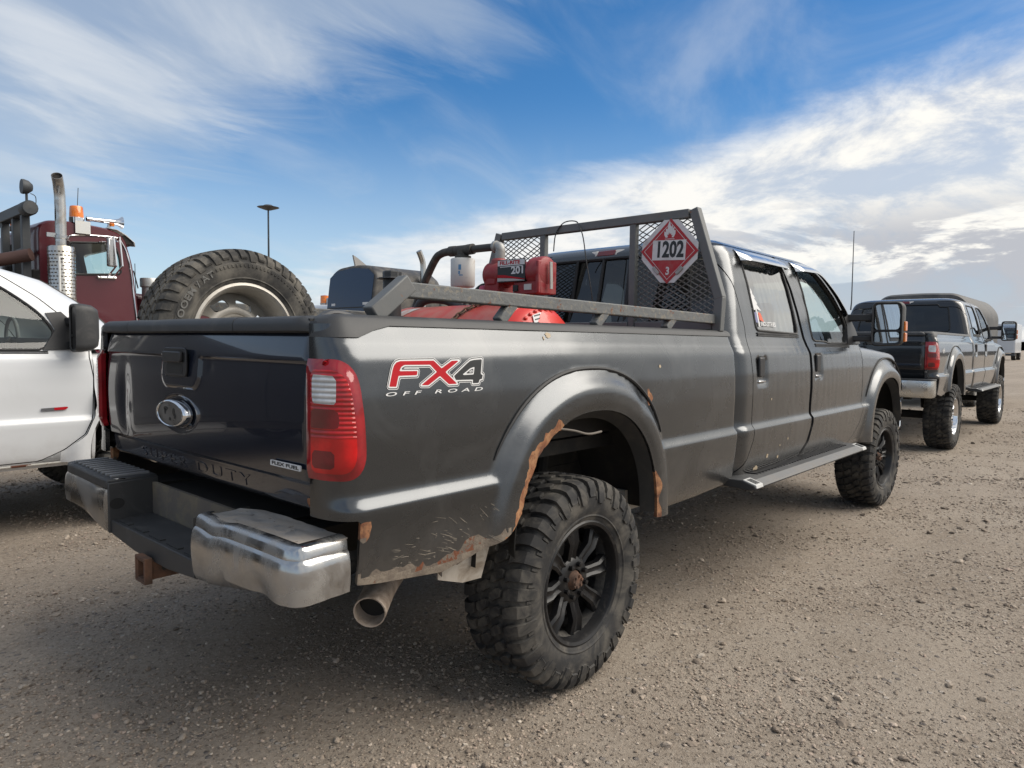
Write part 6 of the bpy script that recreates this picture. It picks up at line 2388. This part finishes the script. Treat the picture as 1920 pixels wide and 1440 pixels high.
# ------------------------------------------------------------------ maroon tow truck
def build_tow_truck():
    ox, oy = 0.26, 7.4
    t = thing('tow_truck', 'maroon heavy tow truck cab with chrome stack and amber beacon behind white pickup', 'tow truck', (ox, oy, 0))
    Y0 = 0.0            # near side face

    def pr(name, poly, y0, y1, m, parent=None, **k):
        return MB().prism([(x - ox, z) for x, z in poly], lambda u, v, d: (u, d, v), y0, y1).build(name, m, parent or t, **k)
    roofl = [(0.26, 1.0), (1.50, 1.0), (1.45, 1.55), (1.405, 1.62), (1.335, 2.36), (1.255, 2.66), (1.20, 2.74), (1.04, 2.80), (0.62, 2.835), (0.36, 2.815), (0.275, 2.75), (0.26, 2.66)]
    # shell as a lofted body with rounded shoulders
    cols = []
    prof0 = round_poly(roofl, [0.02, 0.02, 0.05, 0.05, 0.1, 0.08, 0.06, 0.1, 0.1, 0.08, 0.05, 0.05], 4)
    prof = []
    for i in range(len(prof0)):
        a, b = Vector(prof0[i]), Vector(prof0[(i + 1) % len(prof0)])
        for j in range(max(1, int((b - a).length / 0.05))):
            prof.append(tuple(a.lerp(b, j / max(1, int((b - a).length / 0.05)))))
    cx, cz = 0.83, 1.9
    for y, k in ((0.10, 0.955), (0.045, 0.978), (0.012, 0.992), (0.0, 1.0) if False else (0.0, 0.9985), (0.0, 0.94)):
        pass
    stations = [(0.0, 0.90), (0.0, 0.972), (0.012, 0.985), (0.04, 0.996), (0.09, 1.0)] + [(0.09 + 1.82 * q / 32, 1.0 + 0.010 * math.sin(q / 32 * math.pi)) for q in range(1, 32)] + [(1.91, 1.0), (1.96, 0.996), (1.988, 0.985), (2.0, 0.972), (2.0, 0.90)]
    for y, k in stations:
        cols.append([(cx + (x - cx) * k - ox, y, cz + (z - cz) * k) for x, z in prof + prof[:1]])
    V, F = grid(cols)
    n = len(prof) + 1
    # flat side faces filled and cut for the windows
    win = round_poly([(0.575, 2.165), (1.185, 2.215), (1.165, 2.46), (1.10, 2.612), (0.585, 2.565)], [0.03, 0.04, 0.10, 0.05, 0.05], 4)
    for y, flip in ((0.0, False), (2.0, True)):
        xs, zs = np.arange(0.2, 1.6, 0.03), np.arange(0.95, 2.9, 0.03)
        g2 = [[(float(x) - ox, y, float(z)) for z in zs] for x in xs]
        V2, F2 = grid(g2, flip=flip)
        A = np.array(V2)
        inner = [(cx + (x - cx) * 0.90 if False else cx + (x - cx) * 0.972, cz + (z - cz) * 0.972) for x, z in prof]
        V2, F2, _ = split(V2, F2, sdf_poly(A[:, (0, 2)] + np.array([ox, 0]), inner))
        A = np.array(V2)
        V2, gl, F2 = split(V2, F2, sdf_poly(A[:, (0, 2)] + np.array([ox, 0]), win))
        b = len(V)
        V = list(V) + [tuple(v) for v in V2]
        F = list(F) + [[i + b for i in f] for f in F2]
        G = np.array(V2)
        G[:, 1] += 0.012 if not flip else -0.012
        wo = mk('side_window', G, gl, GLASS_CLEAR, t)
        for lp in boundary_loops(gl):
            MB().tube([(G[i][0], y, G[i][2]) for i in lp], 0.014, 6, closed=True).build('window_seal', SEAL, wo)
    # drop the inner ring faces that would cover the windows
    A = np.array(V)
    F = [f for f in F if not (all(abs(A[i][1]) < 1e-6 or abs(A[i][1] - 2.0) < 1e-6 for i in f) and len(f) == 4 and max(f) < len(stations) * n)]
    # rear and front windows
    for nm, poly, lo, hi in (('rear_window', round_poly([(0.40, 2.16), (1.60, 2.16), (1.58, 2.60), (0.42, 2.60)], 0.06, 4), -9, 0.12),
                             ('windscreen', round_poly([(0.14, 2.08), (1.86, 2.08), (1.76, 2.60), (0.24, 2.60)], 0.06, 4), 0.92, 9)):
        A = np.array(V)
        sd_ = sdf_poly(A[:, 1:], poly)
        sd_ = np.where((A[:, 0] > lo) & (A[:, 0] < hi), sd_, np.maximum(sd_, 0.05))
        V, gl, F = split(V, F, sd_)
        mk(nm, V, gl, GLASS_CLEAR, t)
    mk('cab_body', V, F, PAINT_MAROON, t, smooth=40)
    # chrome trim round the door
    pts = [(0.545, 1.62), (0.545, 2.50), (0.575, 2.60), (0.66, 2.66), (1.10, 2.685), (1.20, 2.62), (1.29, 2.36), (1.355, 1.70), (1.365, 1.55)]
    MB().tube([(x - ox, -0.008, z) for x, z in [tuple(p)[:2] for p in bez([(a, b, 0) for a, b in pts], 5)]], 0.009, 6).build('door_trim', CHROME_CLEAN, t)
    # seats, dashboard and steering wheel
    mb = MB().box((0.16, 0.55, 2.0), (0.12, 0.46, 0.75)).box((0.16, 1.45, 2.0), (0.12, 0.46, 0.75)).box((0.98, 1.0, 1.90), (0.22, 1.8, 0.28))
    mb.tube([(0.70 + 0.03 * math.cos(a), 1.45 + 0.22 * math.cos(a), 2.12 + 0.2 * math.sin(a)) for a in np.linspace(0, 6.28, 25)[:-1]], 0.016, 6, closed=True)
    mb.build('cab_interior', INTERIOR, t, bevel=0.03)
    # exhaust stack with perforated heat shield
    X = 0.43
    mb = MB()
    mb.tube([(0.43 - ox, -0.28, 1.2), (0.43 - ox, -0.28, 2.9)] + [tuple(p) for p in bez([(0.43 - ox, -0.28, 2.98), (0.425 - ox, -0.285, 3.10), (0.405 - ox, -0.325, 3.21), (0.372 - ox, -0.395, 3.285)], 6)], 0.060, 20, caps=False)
    st = mb.build('exhaust_stack', mat('stained_chrome', (0.50, 0.49, 0.47), 0.22, metal=1.0, dirt=((0.16, 0.14, 0.12), 6, 0.42, 0.7, 0.6, 0.7)), t, solid=0.004, smooth=50)
    mb = MB().tube([(0.385 - ox, -0.365, 3.262), (0.384 - ox, -0.367, 3.263)], 0.054, 16)  # dark disc stands for the shade inside the stack mouth
    mb.build('stack_shade_disc', VOID, st)
    mb = MB()
    mb.lathe([(0.145, 1.2), (0.145, 2.455), (0.135, 2.47), (0.07, 2.47)], (X - ox, -0.28, 0), 'z', 40)
    sh = mb.build('heat_shield', mat('steel_shield', (0.52, 0.50, 0.46), 0.25, metal=1.0, dirt=((0.45, 0.33, 0.15), 3, 0.5, 0.7, 0.4, 0.4)), t, smooth=50)
    mb = MB()
    for i in range(26):
        z = 2.40 - i * 0.042
        for j in range(22):
            a = 2 * math.pi * (j + 0.5 * (i % 2)) / 22
            c, s = math.cos(a), math.sin(a)
            if s > 0.3:
                continue
            w = 0.0135
            q = []
            for du, dv in ((-w, -0.007), (w, -0.007), (w, 0.007), (-w, 0.007)):
                q.append((X - ox + 0.1458 * c - s * du, -0.28 + 0.1458 * s + c * du, z + dv))
            mb.add(q, [(0, 1, 2, 3)])
    mb.build('shield_slots', mat('slot_dark', (0.09, 0.075, 0.06), 0.9), sh, smooth=0)['kind'] = 'stuff'
    mb = MB()
    mb.lathe([(0.066, 2.56), (0.070, 2.565), (0.070, 2.60), (0.066, 2.605)], (X - ox, -0.28, 0), 'z', 20)
    mb.box((X - ox - 0.10, -0.28, 2.60), (0.10, 0.03, 0.05))
    mb.bar((X - ox, -0.28, 2.58), (0.35, 0.05, 2.58), 0.04, 0.02)
    mb.build('stack_clamp', CHROME, t)
    MB().tube([(x - ox, -0.44, z) for x, z in ((0.40, 2.33), (0.365, 2.325), (0.362, 2.28), (0.362, 1.6))], 0.014, 8).build('grab_handle', mat('pale_handle', (0.62, 0.62, 0.6), 0.4), sh)
    # beacons
    for x, y, k in ((0.70, 0.06, 1.0), (0.40, 1.55, 0.9)):
        mb = MB().lathe([(0.085 * k, 2.82), (0.088 * k, 2.885), (0.082 * k, 2.89)], (x - ox, y, 0.0), 'z', 24, cap1=True)
        bo = mb.build('beacon', CHROME_CLEAN, t)
        mb = MB().lathe([(0.082 * k, 2.89), (0.080 * k, 2.93), (0.074 * k, 3.02), (0.066 * k, 3.03), (0.0, 3.03)], (x - ox, y, 0.0), 'z', 24)
        mb.build('beacon_lens', ORANGE_LAMP, bo, smooth=45)
    MB().box((0.70 - ox, 0.9, 2.825), (0.06, 1.6, 0.03)).build('beacon_bar', GREY_STEEL, t)
    MB().box((0.745 - ox, -0.02, 2.765), (0.17, 0.014, 0.155)).build('light_box', mat('bare_aluminium', (0.66, 0.65, 0.62), 0.35, metal=0.9, dirt=((0.5, 0.45, 0.36), 8, 0.45, 0.7, 0.6, 0.5)), t)
    # air horn
    prof = [(0.030, 0.83), (0.034, 0.86), (0.026, 0.90), (0.034, 1.10), (0.040, 1.17), (0.055, 1.21), (0.085, 1.245), (0.088, 1.25), (0.06, 1.235), (0.0, 1.19)]
    MB().lathe([(r * 0.95, x - ox) for r, x in prof], (0, 0.12, 2.90), 'x', 24).build('air_horn', CHROME_CLEAN, t, smooth=50)
    MB().bar((1.08 - ox, 0.12, 2.79), (1.10 - ox, 0.12, 2.875), 0.05, 0.03).build('horn_bracket', CHROME, t)
    MB().lathe([(0.0, 0), (0.03, 0.0), (0.034, 0.03), (0.0, 0.05)], (1.12 - ox, 0.10, 2.84), 'z', 12).build('marker_lamp', ORANGE_LAMP, t)
    # sun visor
    cols = []
    for y in np.linspace(0.0, 2.0, 12):
        b = 0.0 if 0.1 < y < 1.9 else -0.02
        cols.append([(1.05 - ox, y, 2.815 + b), (1.15 - ox, y, 2.805 + b), (1.26 - ox, y, 2.745 + b), (1.355 - ox, y, 2.665 + b), (1.36 - ox, y, 2.610 + b)])
    V2, F2 = grid(cols)
    mk('sun_visor', V2, F2, mat('polished_steel', (0.85, 0.85, 0.85), 0.3, metal=0.6), t, solid=0.008, smooth=50)
    MB().prism([(1.12, 2.66), (1.35, 2.612), (1.35, 2.655), (1.24, 2.735)], lambda u, v, d: (u - ox, d, v), 0.02, 0.03).build('visor_end', VOID, t)
    # mirror on tubular bracket
    mb = MB()
    for x in (1.02, 1.09):
        mb.tube([(x - ox, -0.02, 2.615), (x - ox, -0.26, 2.66), (x - ox + 0.02, -0.28, 2.30), (x - ox, -0.02, 2.17)], 0.011, 8)
    mb.tube([(0.92 - ox, -0.02, 2.60), (1.08 - ox, -0.22, 2.61)], 0.010, 6)
    mb.tube([(0.90 - ox, -0.015, 2.155), (1.12 - ox, -0.015, 2.16)], 0.016, 6)
    mb.build('mirror_bracket', CHROME_CLEAN, t)
    MB().box((0.99 - ox, -0.25, 2.46), (0.115, 0.05, 0.36), Matrix.Rotation(R(25), 3, 'Z')).build('side_mirror', CHROME, t, bevel=0.015)
    # bonnet, wing, air cleaner
    pr('bonnet', [(1.40, 1.10), (1.40, 2.03), (1.52, 2.00), (3.1, 1.88), (3.2, 1.75), (3.2, 1.0), (1.40, 1.0)], 0.32, 1.68, PAINT_MAROON, bevel=0.08)
    for s in (0.0, 1.55):
        pr('wing', round_poly([(1.75, 0.70), (1.85, 1.15), (2.15, 1.30), (2.65, 1.30), (2.95, 1.10), (3.05, 0.70)], 0.12, 4), s, s + 0.45, PAINT_MAROON, bevel=0.03)
    MB().lathe([(0.0, 2.20), (0.115, 2.20), (0.122, 2.19), (0.122, 2.085), (0.10, 2.07), (0.10, 1.5)], (1.60 - ox, 0.16, 0), 'z', 28).build('air_cleaner', mat('dull_steel', (0.38, 0.38, 0.37), 0.4, metal=0.7, dirt=((0.2, 0.19, 0.17), 8, 0.45, 0.7, 0.8, 0.6)), t, smooth=45)
    MB().tube([(1.42 - ox, 0.08, 2.05), (1.36 - ox, 0.06, 2.28)], 0.008, 6).tube([(1.47 - ox, 0.3, 2.0), (1.465 - ox, 0.3, 2.40)], 0.005, 5).build('wiper', SEAL, t)
    MB().tube([(0.94 - ox, 0.9, 2.80), (0.975 - ox, 0.9, 3.42)], 0.005, 5).build('whip_antenna', GREY_STEEL, t)
    # frame and wheels
    mb = MB().box((0.0, 1.0, 0.85), (7.0, 0.9, 0.25)).box((-2.6, 1.0, 1.25), (3.6, 2.1, 0.5))
    mb.box((0.35, 0.30, 0.75), (0.9, 0.5, 0.55))
    mb.build('truck_frame', GREY_STEEL, t)
    protos = {}
    for x in (2.15, -2.2, -3.4):
        for s, y in ((-1, 0.17), (1, 1.83)):
            wheel(t, (x, y, 0.51), 0.51, 0.28, 0.29, RIM_STEEL, RUBBER_OLD, s, protos)
    # recovery mast behind the cab
    mast = MB()
    bx = 0.14 - ox
    mast.bar((bx, -0.16, 2.90), (bx, 2.0, 2.90), 0.12, 0.13)
    mo = mast.build('mast_beam', GREY_STEEL, t, bevel=0.01)
    MB().lathe([(0.0, -0.23), (0.075, -0.225), (0.088, -0.20), (0.088, -0.05)], (bx, 0, 2.90), 'y', 16).build('beam_roller', GREY_STEEL, mo)
    for y in (0.02, 0.42, 0.95, 1.6):
        MB().bar((bx, y, 0.9), (bx, y, 2.86), 0.085, 0.085).build('mast_post', GREY_STEEL, t, bevel=0.006)
    MB().bar((bx, 0.0, 2.42), (bx, 1.9, 2.42), 0.06, 0.06).build('mast_rail', GREY_STEEL, t)
    MB().tube([(bx - 1.6, 0.3, 1.9), (bx - 0.2, 0.05, 2.30), (bx + 0.02, -0.12, 2.36)], 0.075, 14).build('boom_arm', mat('brown_steel', (0.07, 0.035, 0.028), 0.7), t)
    MB().box((bx + 0.10, 0.25, 1.7), (0.10, 0.5, 1.0)).box((bx - 0.05, 0.6, 2.2), (0.1, 0.12, 0.14)).build('winch_gear', VOID, t, bevel=0.02)
    lm = MB().lathe([(0.0, 0.0), (0.085, 0.0), (0.088, 0.02), (0.075, 0.07), (0.04, 0.11), (0.0, 0.115)], (bx - 0.06, -0.12, 3.15), 'x', 20)
    lo = lm.build('work_lamp', GREY_STEEL, t, smooth=45)
    MB().tube([(bx - 0.01, -0.12, 2.96), (bx - 0.01, -0.12, 3.08)], 0.014, 8).tube(bez([(bx + 0.03, -0.12, 3.08), (bx + 0.08, -0.12, 3.05), (bx + 0.08, -0.12, 2.95), (bx + 0.06, -0.12, 2.90)], 5), 0.005, 5).build('lamp_stem', GREY_STEEL, lo)


build_tow_truck()


# ------------------------------------------------------------------ dark sleeper tractor far behind the bed
def build_tractor():
    t = thing('semi_truck', 'black sleeper cab semi truck with chrome stack seen beyond the pickup bed', 'semi truck', (9.6, 13.3, 0))
    sec = round_poly([(0.0, 1.0), (2.25, 1.0), (2.28, 3.25), (1.9, 3.50), (1.1, 3.56), (0.35, 3.50), (-0.02, 3.25)], [0.05, 0.05, 0.22, 0.3, 0.3, 0.3, 0.22], 5)
    cols = []
    for x, k in ((0.10, 0.3), (0.0, 0.30), (0.0, 0.955), (0.03, 0.985), (0.10, 1.0), (2.3, 1.0), (2.6, 0.9)):
        cols.append([(x + 0.13 * (2.2 + (z - 2.2) * k - 2.2) * (x < 0.2), 1.13 + (y - 1.13) * k, 2.2 + (z - 2.2) * k) for y, z in sec + sec[:1]])
    V, F = grid(cols)
    V, F = V, F
    body = mk('sleeper', V, F, mat('dull_black_cab', (0.035, 0.033, 0.032), 0.45, dirt=((0.16, 0.145, 0.125), 2.0, 0.38, 0.7, 0.8, 0.8)), t, smooth=40)
    mk('rear_panel', [(-0.014 + 0.13 * (z - 2.2), y, z) for y, z in ((0.08, 1.1), (2.18, 1.1), (2.20, 3.22), (1.9, 3.40), (1.1, 3.46), (0.35, 3.40), (0.06, 3.22))], [(0, 6, 5, 4, 3, 2, 1)],
       mat('glossy_black_panel', (0.006, 0.020, 0.055), 0.08), t, smooth=0, solid=0.006)
    for y, w in ((0.30, 0.28), (1.88, 0.18)):
        MB().box((0.010, y, 2.42), (0.01, w, 0.07)).build('work_lamp', WHITE_DECAL, t)
    MB().bar((-0.002, 0.1, 2.32), (-0.002, 2.15, 2.32), 0.012, 0.03).build('panel_seam', SEAL, t)
    for y in (0.18, 2.1):
        MB().box((-0.028, y, 2.12), (0.01, 0.06, 0.22)).build('marker_strip', WHITE_DECAL, t)
    mb = MB().prism([(0.2, 3.42), (0.75, 3.45), (0.25, 3.75), (0.10, 3.82)], lambda u, v, d: (u, d, v), 1.0, 1.06)
    mb.build('roof_fin', mat('grey_fin', (0.30, 0.29, 0.28), 0.4), t)
    mb = MB().tube([(1.77 - 0.02, -0.12, 1.2), (1.75, -0.12, 3.45)] + [tuple(p) for p in bez([(1.75, -0.12, 3.50), (1.73, -0.12, 3.70), (1.65, -0.12, 3.88), (1.58, -0.12, 4.0)], 5)], 0.085, 16, caps=True)
    mb.build('exhaust_stack', mat('smoky_chrome', (0.45, 0.44, 0.42), 0.25, metal=1.0), t, smooth=50)
    MB().box((3.4, 1.13, 1.9), (1.6, 2.1, 1.9)).build('day_cab', mat('dull_black_cab', (0.03, 0.03, 0.03)), t, bevel=0.1)
    MB().box((5.2, 1.13, 1.4), (2.0, 1.7, 1.0)).build('bonnet', mat('dull_black_cab', (0.03, 0.03, 0.03)), t, bevel=0.15)
    MB().box((1.5, 1.13, 0.8), (9.0, 0.9, 0.3)).build('truck_frame', GREY_STEEL, t)
    protos = {}
    for x in (5.2, -1.2, -2.5):
        for s, y in ((-1, 0.15), (1, 2.1)):
            wheel(t, (x, y, 0.51), 0.51, 0.28, 0.29, CHROME, RUBBER_OLD, s, protos)


build_tractor()


def build_white_cab():
    t = thing('service_truck', 'far white truck cab with an amber roof beacon between spare tyre and dark sleeper', 'truck', (14.0, 21.2, 0))
    MB().prism(round_poly([(0, 0.7), (2.3, 0.7), (2.3, 1.6), (1.8, 1.75), (1.2, 2.75), (0.1, 2.85), (0, 2.7)], [0.05, 0.05, 0.1, 0.1, 0.2, 0.1, 0.1], 4), lambda u, v, d: (u, d, v), 0.0, 2.5).build('cab_body', PAINT_WHITE, t, bevel=0.12)
    MB().prism(round_poly([(1.25, 1.75), (2.3, 1.75), (2.3, 2.28), (1.3, 2.28)], 0.1, 4), lambda u, v, d: (-0.01 - d, u, v), 0, 0.02).build('rear_window', mat('dark_far_glass', (0.02, 0.025, 0.03), 0.05), t)
    bo = MB().lathe([(0.18, 0.0), (0.20, 0.10)], (0.5, 1.95, 2.83), 'z', 16).build('beacon', CHROME, t)
    MB().lathe([(0.19, 0.10), (0.18, 0.42), (0.0, 0.45)], (0.5, 1.95, 2.83), 'z', 16).build('beacon_lens', ORANGE_LAMP, bo)
    MB().box((0.7, 1.2, 2.96), (0.7, 0.9, 0.36)).build('roof_unit', mat('grey_unit', (0.35, 0.36, 0.37), 0.5), t, bevel=0.05)
    MB().box((-2.5, 1.25, 1.4), (4.6, 2.4, 0.3)).box((0, 1.25, 0.75), (7, 0.9, 0.25)).build('flat_deck', GREY_STEEL, t)
    protos = {}
    for x in (1.5, -2.5):
        for s, y in ((-1, 0.15), (1, 2.35)):
            wheel(t, (x, y, 0.48), 0.48, 0.27, 0.27, RIM_STEEL, RUBBER_OLD, s, protos)


build_white_cab()


def build_lamp():
    t = thing('street_lamp', 'tall dark lamp post with a flat solar head rising behind the spare tyre', 'street lamp', (13.29, 25.56, 0))
    MB().tube([(0, 0, 0), (0, 0, 3.5), (0, 0, 7.0)], [0.06, 0.045, 0.035], 12).build('post', mat('dark_blue_steel', (0.03, 0.04, 0.05), 0.5), t)
    MB().lathe([(0.0, 6.90), (0.12, 6.92), (0.42, 7.02), (0.46, 7.04), (0.26, 7.08), (0.15, 7.14), (0.0, 7.15)], axis='z', n=24).build('lamp_head', mat('dark_lamp', (0.05, 0.05, 0.05), 0.5), t, smooth=40)
    MB().lathe([(0.13, 0.0), (0.13, 0.05), (0.10, 0.06)], axis='z', n=16).build('base_plate', GREY_STEEL, t)


build_lamp()


def build_van():
    t = thing('cargo_van', 'black high roofed van parked beyond the black pickup', 'van', (16.2, 0.22, 0))
    sec = round_poly([(0.0, 0.55), (2.1, 0.55), (2.12, 2.25), (1.85, 2.60), (1.05, 2.63), (0.28, 2.60), (-0.01, 2.25)], [0.08, 0.08, 0.2, 0.2, 0.3, 0.2, 0.2], 6)
    cols = []
    for x, k in ((0.1, 0.3), (0.0, 0.32), (0.0, 0.93), (0.03, 0.98), (0.12, 1.0), (3.6, 1.0), (3.9, 0.93), (5.0, 0.70), (5.4, 0.6), (5.45, 0.2)):
        cols.append([(x, 1.05 + (y - 1.05) * k, 0.60 + (z - 0.60) * (k if k > 0.92 or x < 1 else k * 0.75)) for y, z in sec + sec[:1]])
    V, F = grid(cols)
    mk('van_body', V, F, mat('dusty_black_van', (0.035, 0.035, 0.036), 0.5, dirt=((0.15, 0.145, 0.14), 1.2, 0.35, 0.7, 0.8, 0.7)), t, smooth=40)
    MB().bar((-0.012, 0.75, 0.8), (-0.012, 0.75, 2.3), 0.12, 0.01).build('rear_strip', mat('pale_strip', (0.20, 0.20, 0.21), 0.4), t)  # pale upright strip on the van's rear
    protos = {}
    for x in (0.9, 4.3):
        for s, y in ((-1, 0.12), (1, 1.98)):
            wheel(t, (x, y, 0.38), 0.38, 0.24, 0.21, RIM_STEEL, RUBBER_OLD, s, protos)


build_van()


def build_far_truck():
    t = thing('box_truck', 'small white truck far off at the right edge of the yard', 'truck', (91.0, 7.7, 0))
    MB().box((2.5, 1.1, 2.4), (5.0, 2.2, 3.2)).build('cargo_box', PAINT_WHITE, t, bevel=0.05)
    MB().box((-0.02, 1.1, 2.5), (0.04, 1.9, 2.8)).build('rear_door', mat('pale_grey_door', (0.5, 0.52, 0.55), 0.5), t)
    MB().box((0.0, 1.1, 0.62), (0.3, 2.2, 0.25)).build('rear_bumper', GREY_STEEL, t)
    protos = {}
    for x in (0.9, 4.6):
        for s, y in ((-1, 0.2), (1, 2.0)):
            wheel(t, (x, y, 0.45), 0.45, 0.4, 0.25, RIM_STEEL, RUBBER, s, protos)
    f = thing('snow_fence', 'orange plastic fence along the far right edge of the yard', 'fence', (80, 4.2, 0))
    mb = MB()
    for k in range(12):
        mb.box((k * 4.0, -k * 0.02, 0.6), (0.06, 0.06, 1.2))
    for k in range(12):
        MB().box((k * 4.0, -k * 0.02, 0.6), (0.08, 0.08, 1.25)).build('post', GREY_STEEL, f)
    for z in (0.3, 0.55, 0.8, 1.05):
        MB().bar((0, 0, z), (44, -0.22, z), 0.03, 0.14).build('rail', mat('faded_orange', (0.42, 0.17, 0.08), 0.7), f)
    h = mk('hills', [(400, -500, -1), (400, -150, 3), (420, 60, 4.5), (430, 200, 3.0), (420, 420, 4.0), (380, 900, 2), (400, 1500, -1), (700, 1500, -2), (700, -500, -2)], [(0, 1, 8), (1, 2, 8), (2, 3, 8), (3, 7, 8), (3, 4, 7), (4, 5, 7), (5, 6, 7)],
           mat('dry_prairie', (0.23, 0.185, 0.13), 0.95), None, smooth=0)
    h['kind'] = 'structure'


build_far_truck()
